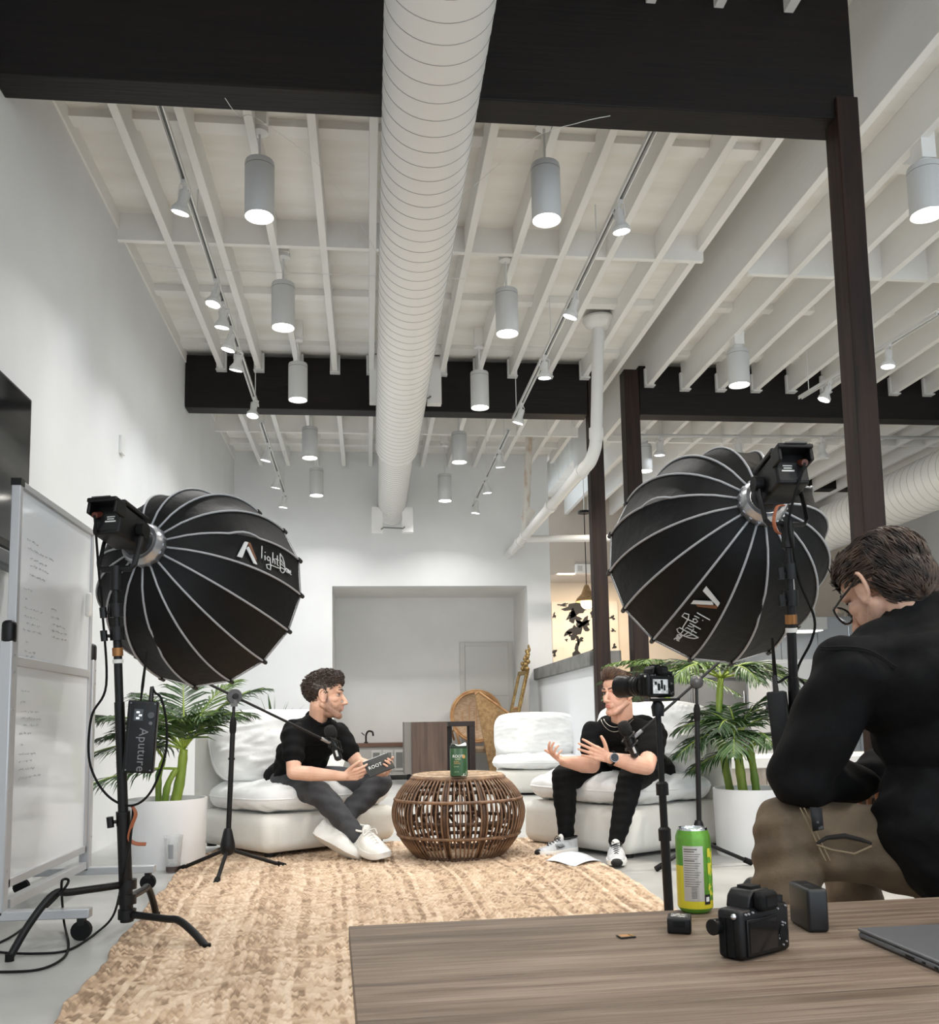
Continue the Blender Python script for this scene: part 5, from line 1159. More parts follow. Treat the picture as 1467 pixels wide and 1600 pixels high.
hd = thing('range_hood', 'small lit cooker hood glimpsed beside the glasses of the crouched man', 'cooker hood', ((a[0]+b[0])/2, 12.8, a[2]))
MB().box2((a[0], 12.6, a[2]), (b[0], 13.2, b[2]-.05)).build('hood_case', METALW, hd, world=True, bevel=.01); MB().box2((a[0]+.05, 12.65, a[2]-.01), (b[0]-.05, 13.0, a[2])).build('hood_lamp', mat('hood_lamp', (255, 255, 250), .4, emit=(255, 252, 244), estr=3), hd, world=True)
MB().box2((a[0]+.1, 12.75, b[2]-.05), (b[0]-.1, 13.15, ZD)).build('flue', METALW, hd, world=True)
unit('tall_cupboard', 'tall white cupboards along the far right wall', 'cupboard', (5.0, 13.4, 0), (7.9, 14.2, 2.2), mat('tall_white', (196, 200, 204), .5), None, 5)
st_ = thing('stone_bench', 'long low travertine bench with a white top behind the right palm', 'bench', (3.7, 7.6, 0))
TRAV = mat('travertine', (150, 140, 130), .7, c2=(186, 178, 168), scale=9, stretch=(1, 1, .4), detail=8, bump=.2)
zb_ = at(1200, 1232, Y=7.2).z; zs_ = at(1200, 1200, Y=7.2).z
for k in range(6): MB().box2((2.72+k*.42, 7.2, 0), (2.72+k*.42+.415, 7.9, zs_)).build('stone_block', TRAV, st_, world=True, bevel=.004)
MB().box2((2.70, 7.17, zs_), (5.26, 7.92, zs_+.085)).build('bench_top', mat('bench_white', (222, 222, 220), .6), st_, world=True, bevel=.008)
# ================================================================ people
def cap(m, p0, p1, r0, r1=None, fl=1.0, up=(0, 0, 1), n=14, k=4):
    """tapered capsule from p0 to p1; fl squashes it along `up`"""
    p0, p1 = V(p0), V(p1); r1 = r0 if r1 is None else r1; ax = p1-p0; L = ax.length
    z = ax/L if L > 1e-6 else V((0, 0, 1)); u = V(up)-z*V(up).dot(z)
    if u.length < 1e-4: u = V((1, 0, 0))-z*z.x
    u.normalize(); w_ = z.cross(u); vs_ = []; rings = []
    for i in range(k+1): a = -pi/2+pi/2*i/k; rings.append((p0+z*(r0*sin(a)), r0*cos(a)))
    for i in range(k+1): a = pi/2*i/k; rings.append((p1+z*(r1*sin(a)), r1*cos(a)))
    for c, r in rings:
        r = max(r, 1e-5)
        for j in range(n): a = 2*pi*j/n; vs_.append(c+u*(r*fl*cos(a))+w_*(r*sin(a)))
    K = len(rings); fs = [(i*n+j, i*n+(j+1) % n, (i+1)*n+(j+1) % n, (i+1)*n+j) for i in range(K-1) for j in range(n)]
    fs += [tuple(reversed(range(n))), tuple((K-1)*n+j for j in range(n))]
    return m.add(vs_, fs)
def ell(m, c, r, T=None, n=20, q=14):
    return m.sphere((0, 0, 0), r, n, q, (T or Matrix.Identity(4)) @ Matrix.Translation(V(c)))
def fuse(m, name, mats, parent, voxel=.005, smooth=6, fold=None, attrs=None, factor=.5):
    """union of the shapes as one continuous surface"""
    me = m.mesh('tmp', []); o = bpy.data.objects.new('tmp', me); col.objects.link(o)
    md = o.modifiers.new('r', 'REMESH'); md.mode = 'VOXEL'; md.voxel_size = voxel; md.use_smooth_shade = True
    if smooth: s_ = o.modifiers.new('s', 'SMOOTH'); s_.iterations = smooth; s_.factor = factor
    bpy.context.view_layer.update()
    me2 = bpy.data.meshes.new_from_object(o.evaluated_get(bpy.context.evaluated_depsgraph_get())); bpy.data.objects.remove(o)
    me2.name = name
    n = len(me2.vertices); co = np.empty(n*3, np.float32); me2.vertices.foreach_get('co', co); co = co.reshape(-1, 3)
    if fold is not None:
        no = np.empty(n*3, np.float32); me2.vertices.foreach_get('normal', no); no = no.reshape(-1, 3)
        co = co+no*fold(co)[:, None]; me2.vertices.foreach_set('co', co.astype(np.float32).ravel())
    me2.materials.clear()
    for q in (mats if isinstance(mats, (list, tuple)) else [mats]): me2.materials.append(q)
    for an, fn in (attrs or {}).items():
        at_ = me2.attributes.new(an, 'FLOAT', 'POINT'); at_.data.foreach_set('value', fn(co).astype(np.float32))
    W = WM.get(parent, Matrix.Identity(4)) if parent is not None else Matrix.Identity(4); me2.transform(W.inverted())
    me2.polygons.foreach_set('use_smooth', [True]*len(me2.polygons)); me2.update()
    o = bpy.data.objects.new(name, me2); link(o, parent); WM[o] = W.copy(); return o
def folds(amp, fx, fy, fz, seed=0):
    """cloth folds: smooth interfering ripples running across the given directions"""
    def f_(co):
        x, y, z = co[:, 0], co[:, 1], co[:, 2]
        a = np.sin(x*fx+y*fy*.6+z*fz+2*np.sin(z*9+seed)+seed)
        b = np.sin(-x*fx*.7+y*fy+z*fz*1.3+1.5*np.sin(x*11+seed*2)+seed*3)
        c = np.sin(x*fx*2.1+z*fz*.4+seed*5+2*np.sin(y*8))
        return amp*(a*b*.6+c*.25*b)
    return f_
def skin_mat(name, c, c2, beard, lip=(186, 122, 108)):
    m = mat(name, c, .5, c2=c2, scale=18); nt = m.node_tree; b_ = nt.nodes['Principled BSDF']; b_.inputs['Subsurface Weight'].default_value = .06
    cur = b_.inputs['Base Color'].links[0].from_socket
    for an, cc_, amt in (('beard', beard, 1.0), ('lip', lip, .8)):
        a_ = nt.nodes.new('ShaderNodeAttribute'); a_.attribute_name = an; mx = nt.nodes.new('ShaderNodeMix'); mx.data_type = 'RGBA'; fac = a_.outputs['Fac']
        if an == 'beard':
            n_ = nt.nodes.new('ShaderNodeTexNoise'); n_.inputs['Scale'].default_value = 260; tc = nt.nodes.new('ShaderNodeTexCoord'); nt.links.new(tc.outputs['Object'], n_.inputs['Vector'])
            r_ = nt.nodes.new('ShaderNodeMapRange'); r_.inputs[1].default_value = .3; r_.inputs[2].default_value = .7; r_.inputs[3].default_value = .45; r_.inputs[4].default_value = 1.0; nt.links.new(n_.outputs[0], r_.inputs[0])
            mu = nt.nodes.new('ShaderNodeMath'); mu.operation = 'MULTIPLY'; nt.links.new(fac, mu.inputs[0]); nt.links.new(r_.outputs[0], mu.inputs[1]); fac = mu.outputs[0]
        nt.links.new(fac, mx.inputs[0]); nt.links.new(cur, mx.inputs[6]); mx.inputs[7].default_value = srgb(cc_); cur = mx.outputs[2]
    nt.links.new(cur, b_.inputs['Base Color']); return m
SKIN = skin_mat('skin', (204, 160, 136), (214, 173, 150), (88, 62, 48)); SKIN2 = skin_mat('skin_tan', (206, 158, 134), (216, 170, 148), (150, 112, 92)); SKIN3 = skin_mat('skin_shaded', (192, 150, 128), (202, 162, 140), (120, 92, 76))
HAIR1 = mat('dark_brown_hair', (38, 28, 22), .45, c2=(66, 50, 40), scale=60); HAIR2 = mat('brown_hair', (58, 40, 30), .42, c2=(96, 70, 52), scale=50); HAIR3 = mat('dark_hair', (30, 23, 20), .5, spec=.35, c2=(84, 66, 55), scale=28, lo=.4, hi=.7)
TEE = mat('black_tee', (9, 9, 10), .85, c2=(13, 13, 14), scale=30, spec=.15); JEAN = mat('charcoal_denim', (44, 45, 48), .85, c2=(70, 71, 74), scale=9, detail=6, bump=.1, bscale=150); JOG = mat('black_jogger', (13, 13, 14), .8, spec=.2)
JACK = mat('black_work_jacket', (8, 8, 9), .85, c2=(13, 13, 14), scale=40, bump=.1, bscale=200, spec=.2); CARGO = mat('brown_work_trousers', (84, 70, 54), .8, c2=(108, 92, 72), scale=10, bump=.15, bscale=160)
EYEW = mat('eye_white', (186, 170, 160), .35); IRIS = mat('iris_dark', (46, 34, 26), .2); SOLEW = mat('sole_white', (236, 235, 230), .6); SHOEW = mat('knit_white', (226, 224, 216), .8, c2=(238, 237, 231), scale=30, bump=.15, bscale=200); SHOEG = mat('mesh_grey', (176, 178, 180), .6, c2=(206, 208, 210), scale=24); LACEB = mat('black_lace', (18, 18, 18), .7)
class Head:
    """local axes: x to the figure's right, y forward, z up; origin between the ears"""
    def __init__(s, c, fwd_, up_, sc=1.0):
        f_ = V(fwd_).normalized(); u_ = V(up_); u_ = (u_-f_*u_.dot(f_)).normalized(); l_ = f_.cross(u_)
        s.T = (Matrix((l_, f_, u_)).transposed().to_4x4()); s.T.translation = V(c); s.T = s.T @ Matrix.Scale(sc, 4); s.inv = s.T.inverted()
    def p(s, x, y, z): return s.T @ V((x, y, z))
    def shapes(s, m, ear=True):
        T = s.T; k = s.T.to_scale().x; C_ = lambda p0, p1, r0, r1=None: cap(m, s.p(*p0), s.p(*p1), r0*k, (r1 or r0)*k)
        ell(m, (0, -.014, .030), (.072, .092, .080), T); ell(m, (0, .034, .042), (.058, .056, .056), T); ell(m, (0, .028, -.028), (.055, .062, .080), T)
        ell(m, (0, .038, -.086), (.041, .045, .030), T); ell(m, (0, .077, -.066), (.027, .0215, .021), T); ell(m, (0, .080, -.104), (.0215, .0195, .0175), T)
        C_((0, .084, .012), (0, .1125, -.031), .0088, .0112); ell(m, (0, .1145, -.036), (.0115, .0115, .0105), T); C_((0, .094, -.046), (0, .106, -.043), .009, .007)
        C_((-.014, .0945, -.0625), (0, .0995, -.0605), .0052, .0058); C_((.014, .0945, -.0625), (0, .0995, -.0605), .0052, .0058); C_((-.012, .0935, -.0715), (.012, .0935, -.0715), .0062); C_((-.006, .096, -.0725), (.006, .096, -.0725), .0062)
        for q in (-1, 1):
            C_((q*.051, -.004, -.048), (q*.017, .074, -.102), .0185, .0165); ell(m, (q*.040, .050, -.020), (.020, .025, .019), T)
            C_((q*.012, .0885, .021), (q*.043, .074, .0195), .0092, .0085); ell(m, (q*.0135, .1025, -.0405), (.0078, .010, .0070), T)
            if ear:
                pts = [(q*(.071+.012*max(0, -cos(a_+.6))), -.006+.0175*cos(a_)-.004*sin(a_), -.006+.030*sin(a_)) for a_ in [2*pi*i/14 for i in range(15)]]
                for p0, p1 in zip(pts[:-1], pts[1:]): C_(p0, p1, .0048)
                ell(m, (q*.071, -.007, -.006), (.0062, .016, .026), T); ell(m, (q*.071, .004, -.034), (.0065, .0085, .010), T)
    def masks(s, beard):
        I = np.array(s.inv.to_3x3()); t = np.array(s.inv.translation)
        sm = lambda v, w_: np.clip(v/w_*.5+.5, 0, 1)
        def lip(co):
            q = co@I.T+t; x, y, z = q[:, 0], q[:, 1], q[:, 2]
            return sm(.0165-np.abs(x), .004)*sm(y-.0935, .003)*sm(z+.0785, .003)*sm(-.0570-z, .003)
        def brd(co):
            q = co@I.T+t; x, y, z = q[:, 0], q[:, 1], q[:, 2]
            zl = np.interp(y, [0, .015, .03, .05, .065, .08, .1], [.004, .0, -.026, -.052, -.058, -.050, -.047])
            return beard*sm(zl-z, .010)*sm(y-.004, .008)*sm(z+.140, .03)*sm(.085-np.abs(x), .01)*(1-lip(co))
        return {'lip': lip, 'beard': brd}
    def eyes(s, parent, hair):
        k = s.T.to_scale().x
        for q in (-1, 1):
            e = MB(); ell(e, (q*.031, .0695, .0005), (.0125, .0105, .0062), s.T, 14, 10); e = e.build('eye', EYEW, parent, world=True, smooth=180)
            i_ = MB(); ell(i_, (q*.031, .0780, .0000), (.0052, .0034, .0050), s.T, 12, 8); i_.build('iris', IRIS, e, world=True, smooth=180)
            l_ = MB(); cap(l_, s.p(q*.019, .0775, .0050), s.p(q*.031, .0800, .0075), .0024*k); cap(l_, s.p(q*.031, .0800, .0075), s.p(q*.044, .0730, .0035), .0024*k); l_.build('eyelash', hair, e, world=True)
            b = MB(); cap(b, s.p(q*.013, .0955, .0245), s.p(q*.032, .0895, .030), .0042*k); cap(b, s.p(q*.032, .0895, .030), s.p(q*.050, .0735, .0255), .0040*k, .0022*k); b.build('eyebrow', hair, parent, world=True)
    def nostril(s): pass
def hair_locks(h, name, parent, m_, base, locks, seed, ln, wd, comb, curl=0.0, lift=.006):
    """base: list of ellipsoids (centre, radii) ; locks sampled on them where base_ok"""
    rnd = random.Random(seed); m = MB()
    ells, ok = base
    for c, r in ells: ell(m, c, r, h.T, 24, 16)
    # keep only the scalp part of the base
    I = h.inv
    keep = [i for i, f_ in enumerate(m.f) if all(ok(I @ V(m.v[j])) for j in f_)]
    m.f = [m.f[i] for i in keep]; m.m = [0]*len(m.f)
    k = h.T.to_scale().x; n = 0; tries = 0
    while n < locks and tries < locks*30:
        tries += 1
        c, r = ells[rnd.randrange(len(ells))]
        d = V((rnd.gauss(0, 1), rnd.gauss(0, 1), rnd.gauss(0, 1))).normalized()
        p = V((c[0]+r[0]*d.x, c[1]+r[1]*d.y, c[2]+r[2]*d.z))
        if not ok(p): continue
        if any(((p.x-c2[0])/r2[0])**2+((p.y-c2[1])/r2[1])**2+((p.z-c2[2])/r2[2])**2 < .94 for c2, r2 in ells): continue
        nr = V((d.x/r[0], d.y/r[1], d.z/r[2])).normalized()
        t = V(comb(p)); t = t-nr*t.dot(nr)
        if t.length < 1e-3: continue
        t.normalize(); sd = nr.cross(t); L = ln(p)*(.7+.6*rnd.random()); pts = []; ph = rnd.random()*6.28; q = 6
        sw = (rnd.random()-.5)*.5
        for i in range(q):
            s_ = i/(q-1)
            pts.append(h.T @ (p+t*(L*s_)+sd*(L*sw*s_*s_+curl*sin(ph+s_*7)*L)+nr*(lift*sin(pi*min(s_*.9+.1, 1))+curl*cos(ph+s_*7)*L*.8-L*L*s_*s_*3.0*(0 if curl else 1))))
        w_ = wd*(.7+.6*rnd.random())*k
        m.tube(pts, [w_*.7, w_, w_, w_*.85, w_*.6, w_*.15], 5, flat=.55); n += 1
    return m.build(name, m_, parent, world=True, smooth=180)
def hand(m, wrist, fwd_, palm, sc=1.0, side=1, curls=(.3, .3, .35, .4), thumb=(.5, .3), spread=.12, curl2=None):
    """wrist point, direction of the fingers, palm normal. side=+1: thumb on (fwd x palm) side"""
    f_ = V(fwd_).normalized(); n_ = V(palm); n_ = (n_-f_*n_.dot(f_)).normalized(); t_ = f_.cross(n_)*side
    w_ = V(wrist); P = lambda a, b, c: w_+f_*(a*sc)+t_*(b*sc)+n_*(c*sc)
    bl = [.078, .080, .077, .070]; ox = [.028, .009, -.010, -.027]; ls = [(.040, .024, .019), (.044, .028, .020), (.041, .026, .020), (.032, .020, .017)]
    rr = [.0088, .0092, .0088, .0078]
    for i in range(4):
        cap(m, P(.008, ox[i]*.55, 0), P(bl[i], ox[i], 0), .0135*sc, .0115*sc)
        b = P(bl[i], ox[i], 0); ang = 0; sp_ = spread*(1.5-i)/1.5
        for j in range(3):
            ang += curls[i]*(1.0, 1.25, .8)[j]
            d = (f_*cos(ang)+n_*sin(ang)+t_*sp_*cos(ang)).normalized(); e = b+d*(ls[i][j]*sc)
            cap(m, b, e, rr[i]*sc*(1-.08*j), rr[i]*sc*(.92-.1*j)); b = e
    cap(m, P(.02, .018, .004), P(.05, .020, .006), .016*sc, .012*sc)
    b = P(.018, .022, .004); a1 = thumb[0]
    d = (f_*cos(a1)+t_*sin(a1)+n_*thumb[1]).normalized(); e = b+d*(.042*sc); cap(m, b, e, .0135*sc, .0108*sc); b = e
    d = (d+f_*.25).normalized(); e = b+d*(.030*sc); cap(m, b, e, .0105*sc, .0098*sc); b = e
    d = (d+f_*.2).normalized(); e = b+d*(.024*sc); cap(m, b, e, .0098*sc, .0078*sc)
def shoe(parent_label, name_group, heel, toe, m_up, m_sole, sc=1.0, roll=0.0, laces=SOLEW, toe_black=False, pitch_up=None, swoosh=False, tongue=None, fat=1.12):
    """sneaker as a thing of its own; heel/toe are sole contact points"""
    heel, toe = V(heel), V(toe); y = (toe-heel); L = y.length; y.normalize(); up = V(pitch_up or (0, 0, 1)); up = (up-y*up.dot(y)).normalized(); x = y.cross(up)
    up = (Matrix.Rotation(roll, 3, y) @ up).normalized(); x = y.cross(up)
    T = Matrix((x, y, up)).transposed().to_4x4(); T.translation = heel; S = L/.30; T = T @ Matrix.Diagonal((S*fat, S, S*fat, 1))
    t = thing('sneaker', parent_label, 'shoe', heel, 0, name_group)
    def plan(s):  # half width along the foot
        return .030+.012*sin(pi*min(1, s*1.02))+.010*max(0, sin((s-.35)*pi/.65)) if s < .93 else max(.004, (.030+.012*sin(pi*min(1, s*1.02))+.010*sin((.93-.35)*pi/.65))*sqrt(max(0, 1-((s-.93)/.075)**2)))
    n = 26; m = MB()
    secs = []
    for i in range(n+1):
        s_ = i/n; w_ = plan(s_)*(1 if s_ > .06 else sqrt(max(.05, 1-((.06-s_)/.065)**2))); z0 = .010*max(0, (s_-.75)/.25)**2+.006*max(0, (.12-s_)/.12); z1 = .040-.016*s_+.008*max(0, (s_-.8)/.2)
        secs.append((s_*.30, w_, z0, z1))
    vs_ = []
    for (yy, w_, z0, z1) in secs: vs_ += [(-w_*.9, yy, z0), (w_*.9, yy, z0), (w_*1.06, yy, (z0+z1)/2), (w_, yy, z1), (-w_, yy, z1), (-w_*1.06, yy, (z0+z1)/2)]
    k = 6; fs = [(i*k+j, i*k+(j+1) % k, (i+1)*k+(j+1) % k, (i+1)*k+j) for i in range(n) for j in range(k)]+[tuple(reversed(range(k))), tuple(n*k+j for j in range(k))]
    m.add(vs_, fs, T); m.build('sole', m_sole, t, world=True, smooth=50)
    u_ = MB(); hs = []
    for i in range(n+1):
        s_ = i/n; w_ = secs[i][1]*.95; z1 = secs[i][3]-.004
        top = np.interp(s_, [0, .06, .15, .30, .42, .55, .75, .9, 1], [.088, .095, .082, .080, .092, .078, .052, .044, .026])
        hs.append((secs[i][0], w_, z1, top))
    vs_ = []; k = 9
    for (yy, w_, z1, tp) in hs:
        for j in range(k):
            a = pi*j/(k-1); vs_.append((w_*cos(a)*(1 if j in (0, k-1) else .97+.03*abs(cos(a))), yy, z1+(tp-z1)*(sin(a)**.75)))
    fs = [(i*k+j, i*k+j+1, (i+1)*k+j+1, (i+1)*k+j) for i in range(n) for j in range(k-1)]+[tuple(reversed(range(k))), tuple(n*k+j for j in range(k))]
    u_.add(vs_, [tuple(reversed(q)) for q in fs], T); up_ = u_.build('upper', m_up, t, world=True, smooth=60)
    for i in range(5):
        s_ = .46+.062*i; yy = s_*.30; w_ = .026-.0022*i; z = np.interp(s_, [.42, .55, .75], [.092, .078, .052])+.002
        MB().tube([T @ V((-w_, yy, z-.010)), T @ V((0, yy+.004, z+.003)), T @ V((w_, yy, z-.010))], .0028*S, 6).build('lace', laces, t, world=True)
    MB().tube(bez([T @ V((.0, .128, .096)), T @ V((.022, .135, .105)), T @ V((.03, .15, .085)), T @ V((.005, .14, .094)), T @ V((-.028, .14, .10)), T @ V((-.03, .16, .08))], 4), .0022*S, 5).build('lace_bow', laces, t, world=True)
    tg = MB(); ell(tg, (0, .118, .094), (.022, .016, .024), T, 14, 10); tg.build('tongue', tongue or m_up, t, world=True, smooth=180)
    cl = MB(); cl.tube([T @ V((.030*cos(a), .055+.052*sin(a), .090+.010*(1-sin(a))*.5)) for a in [2*pi*i/20 for i in range(21)]], .006*S, 6, cap=False); cl.build('collar', LACEB if toe_black else m_up, t, world=True, smooth=180)
    if toe_black:
        tb = MB(); ell(tb, (0, .283, .020), (.032, .026, .020), T, 16, 10); tb.build('toe_bumper', LACEB, t, world=True, smooth=180)
    if swoosh:
        for q in (-1, 1):
            MB().add([T @ V((q*.0455, .115, .050)), T @ V((q*.0465, .175, .036)), T @ V((q*.0440, .190, .068)), T @ V((q*.043, .13, .066))], [(0, 1, 2, 3)]).build('side_panel', mat('shoe_panel', (142, 146, 148), .6), t, world=True, solid=.001)
            MB().add([T @ V((q*.0475, .178, .060)), T @ V((q*.0475, .150, .047)), T @ V((q*.0475, .125, .050)), T @ V((q*.0475, .148, .0425)), T @ V((q*.0475, .16, .044))], [(0, 1, 2, 3, 4)]).build('tick_mark', LACEB, t, world=True, solid=.001)
    return t
# ---------------------------------------------------------------- the man on the left
S1 = 'sneakers of the man with the tablet'
p1_ = thing('person', 'man in a black t-shirt and dark jeans sitting on the left chair holding a tablet', 'person', (-.44, 5.5, 0))
hip = V((-.445, 5.60, .40)); neck = V((-.275, 5.27, .735))
sR, sL_ = V((-.400, 5.13, .665)), V((-.165, 5.37, .665))          # his right shoulder is nearer to us
eR, wR_ = at(459, 1207, Y=5.00), at(538, 1213, Y=4.98)
eL, wL_ = at(558, 1192, Y=5.30), at(596, 1207, Y=5.13)
hipR, hipL = V((-.48, 5.48, .385)), V((-.34, 5.62, .40))
kR, aR = at(500, 1240, Y=5.13), at(560, 1308, Y=5.06)
kL, aL = at(594, 1223, Y=5.36), at(512, 1300, Y=5.20)
H1 = Head(at(506, 1086, Y=5.20), (.985, .05, -.05), (-.06, .02, 1), 1.07)
tab_c = at(592, 1195, Y=5.02)
def torso(m, hip, neck, sR, sL, g=0.0, deep=.105, wide=1.0):
    mid = hip.lerp(neck, .45); ch = hip.lerp(neck, .74); side = (sL-sR).normalized(); ax = (neck-hip).normalized(); front = side.cross(ax)
    for c, w_, d_ in ((hip, .150, .115), (mid, .142, deep), (ch, .158, deep+.012)):
        cap(m, c-side*(w_*wide-.08), c+side*(w_*wide-.08), .10+g, .10+g, (d_+g)/(.10+g), front)
    cap(m, hip-side*.04, ch-side*.05, .10+g, .105+g, .95, front); cap(m, hip+side*.04, ch+side*.05, .10+g, .105+g, .95, front)
    cap(m, sR+side*.01, sL-side*.01, .058+g, .058+g); cap(m, sR.lerp(neck, .5), neck, .055+g, .058+g); cap(m, sL.lerp(neck, .5), neck, .055+g, .058+g)
    cap(m, ch, neck-ax*.02, .085+g, .060+g)
b = MB(); H1.shapes(b)
torso(b, hip, neck, sR, sL_, -.012)
cap(b, neck, H1.p(0, -.022, -.05), .053, .051)
for s_, e_, w_ in ((sR, eR, wR_), (sL_, eL, wL_)):
    cap(b, s_, e_, .047, .038); cap(b, e_, e_.lerp(w_, .35), .038, .039); cap(b, e_.lerp(w_, .35), w_, .038, .024)
for h_, k_, a_ in ((hipR, kR, aR), (hipL, kL, aL)): cap(b, h_, k_, .070, .052); cap(b, k_, k_.lerp(a_, .3), .050, .052); cap(b, k_.lerp(a_, .3), a_, .050, .034)
# hands close on the tablet from both sides
tx = V((.90, .30, .32)).normalized(); ty = V((-.30, .35, .89)).normalized(); ty = (ty-tx*ty.dot(tx)).normalized(); tn = tx.cross(ty)
if tn.dot(CAMPOS-tab_c) < 0: tn = -tn
hand(b, wR_, (tab_c+tx*-.045-ty*.02-wR_), V((.10, .55, .2)), .92, 1, (.30, .34, .38, .44), (.75, -.25), .10)
hand(b, wL_, (tab_c+tx*.060-ty*.045-wL_)+V((.02, 0, 0)), V((-.5, -.5, .55)), .92, -1, (.55, .6, .6, .6), (.6, .25), .06)
body1 = fuse(b, 'body', SKIN, p1_, .0033, 3, attrs=H1.masks(.85))
H1.eyes(p1_, HAIR1)
ears_hair = lambda p: p.z > (.045 if p.y > .045 else (.028 if p.y > .02 else (-.012 if p.y > -.03 else -.062))) and not (p.y > .062 and p.z < .070)
hair_locks(H1, 'hair', p1_, HAIR1, ([((0, -.014, .036), (.0765, .0985, .085)), ((0, .012, .078), (.062, .078, .052)), ((.0, .052, .088), (.046, .036, .034))], ears_hair), 1100, 3, lambda p: .028 if p.z > .045 else .013, .0030, lambda p: V((p.x*2, .5 if p.z > .04 else -.4, -.2)), curl=.22, lift=.004)
c = MB(); torso(c, hip, neck-(neck-hip).normalized()*.012, sR, sL_, .006)
for s_, e_ in ((sR, eR), (sL_, eL)): cap(c, s_, s_.lerp(e_, .60), .062, .060, n=18, k=2)
cap(c, hip+V((.03, -.01, -.03)), hip+V((.07, -.05, -.02)), .125, .122, .9); cap(c, hipR+V((.045, .0, -.0)), hip.lerp(neck, .5), .115, .12)
fuse(c, 'black_t_shirt', TEE, p1_, .006, 3, folds(.0075, 26, 26, 30, 1))
cl = MB(); q = 26; nd = (H1.p(0, -.022, -.05)-neck).normalized(); fr_ = frame_from(nd)
cl.tube([neck+nd*.028+(fr_ @ V((.067*cos(2*pi*k/q), .067*sin(2*pi*k/q), 0))) for k in range(q+1)], .008, 7, cap=False); cl.build('shirt_collar', TEE, p1_, world=True, smooth=180)
j = MB(); cap(j, hipR+V((.02, 0, -.01)), hipL, .10, .10); cap(j, hip+V((.03, -.05, 0)), hip+V((.02, 0, 0)), .105, .105)
for h_, k_, a_ in ((hipR, kR, aR), (hipL, kL, aL)):
    cap(j, h_, k_, .088, .068, n=18); cap(j, k_, k_.lerp(a_, .35), .066, .066, n=18); cap(j, k_.lerp(a_, .35), k_.lerp(a_, .97), .064, .047, n=18, k=2)
fuse(j, 'charcoal_jeans', JEAN, p1_, .006, 4, folds(.0055, 34, 30, 40, 4))
for a_, k_ in ((aR, kR), (aL, kL)):
    sk = MB(); cap(sk, a_-(a_-k_).normalized()*.03, a_+(a_-k_).normalized()*.012, .040, .036); sk.build('sock', mat('dark_sock', (26, 26, 28), .85), p1_, world=True, smooth=180)
# tablet with printed cover
tb = thing('tablet_book', 'black booklet with white lettering held in both hands by the left man', 'booklet', tab_c)
ft2 = basis(tab_c, tx, tn.cross(tx))
MB().rbox((0, 0, -.004), (.150, .092, .010), .003, 2, ft2).build('cover', mat('booklet_black', (20, 22, 22), .45), tb, world=True); MB().box((0, .0435, -.004), (.140, .007, .007), ft2).build('page_edges', mat('booklet_pages', (232, 232, 228), .7), tb, world=True)
text_mesh('ROOT', .026, 'lettering', LOGOW, tb, ft2 @ Matrix.Translation((-.022, .0, .0018)), .0004, spacing=1.1)
f1 = 'man with the tablet'
shoe('white knit sneaker tilted on its edge, left foot of the man with the tablet', S1, at(488, 1306, Y=5.15)+V((0, 0, -.0)), at(558, 1346, Y=5.00), SHOEW, SOLEW, roll=-.55, fat=1.3, pitch_up=(.25, -.1, .9))
shoe('white knit sneaker planted forward, right foot of the man with the tablet', S1, V((aR.x-.01, aR.y+.06, .055)), at(603, 1344, Y=4.88), SHOEW, SOLEW, roll=.12, fat=1.35)
# ---------------------------------------------------------------- the man on the right
S2 = 'sneakers of the man with the watch'
p2_ = thing('person', 'man in a black t-shirt and black joggers gesturing on the right chair', 'person', (1.5, 5.2, 0))
hip = V((1.50, 5.26, .435)); neck = at(972, 1131, Y=4.90)
sR, sL_ = at(928, 1146, Y=5.00), at(1022, 1146, Y=4.78)
eR, wR_ = at(925, 1196, Y=4.92), at(881, 1190, Y=4.80)
eL, wL_ = at(1010, 1198, Y=4.58), at(951, 1184, Y=4.50)
hipR, hipL = V((1.43, 5.30, .42)), V((1.585, 5.12, .42))
kR, aR = at(881, 1214, Y=5.00), at(885, 1306, Y=5.02)
kL, aL = at(986, 1216, Y=4.72), at(963, 1312, Y=4.70)
H2 = Head(at(966, 1083, Y=4.83), (-.80, -.60, -.04), (.03, .05, 1), .98)
b = MB(); H2.shapes(b); torso(b, hip, neck, sR, sL_, -.012, .112, 1.08); cap(b, neck, H2.p(0, -.022, -.05), .060, .057)
for s_, e_, w_ in ((sR, eR, wR_), (sL_, eL, wL_)):
    cap(b, s_, e_, .054, .042); cap(b, s_.lerp(e_, .35)+V((-.0, -.005, 0)), s_.lerp(e_, .6), .051, .050); cap(b, e_, e_.lerp(w_, .35), .042, .046); cap(b, e_.lerp(w_, .35), w_, .045, .027)
for h_, k_, a_ in ((hipR, kR, aR), (hipL, kL, aL)): cap(b, h_, k_, .070, .052); cap(b, k_, a_, .052, .034)
hand(b, wR_, at(858, 1178, Y=4.74)-wR_, V((.25, -.35, .85)), .92, 1, (.42, .50, .58, .66), (1.05, -.15), .20)
hand(b, wL_, at(912, 1169, Y=4.50)-wL_, V((.12, -.9, -.1))*-1, .94, -1, (.10, .12, .14, .18), (.95, -.35), .16)
fuse(b, 'body', SKIN2, p2_, .0033, 3, attrs=H2.masks(.4)); H2.eyes(p2_, HAIR2)
hok = lambda p: p.z > (.058 if p.y > .045 else (.034 if p.y > .02 else (-.010 if p.y > -.03 else -.058))) and not (p.y > .064 and p.z < .072)
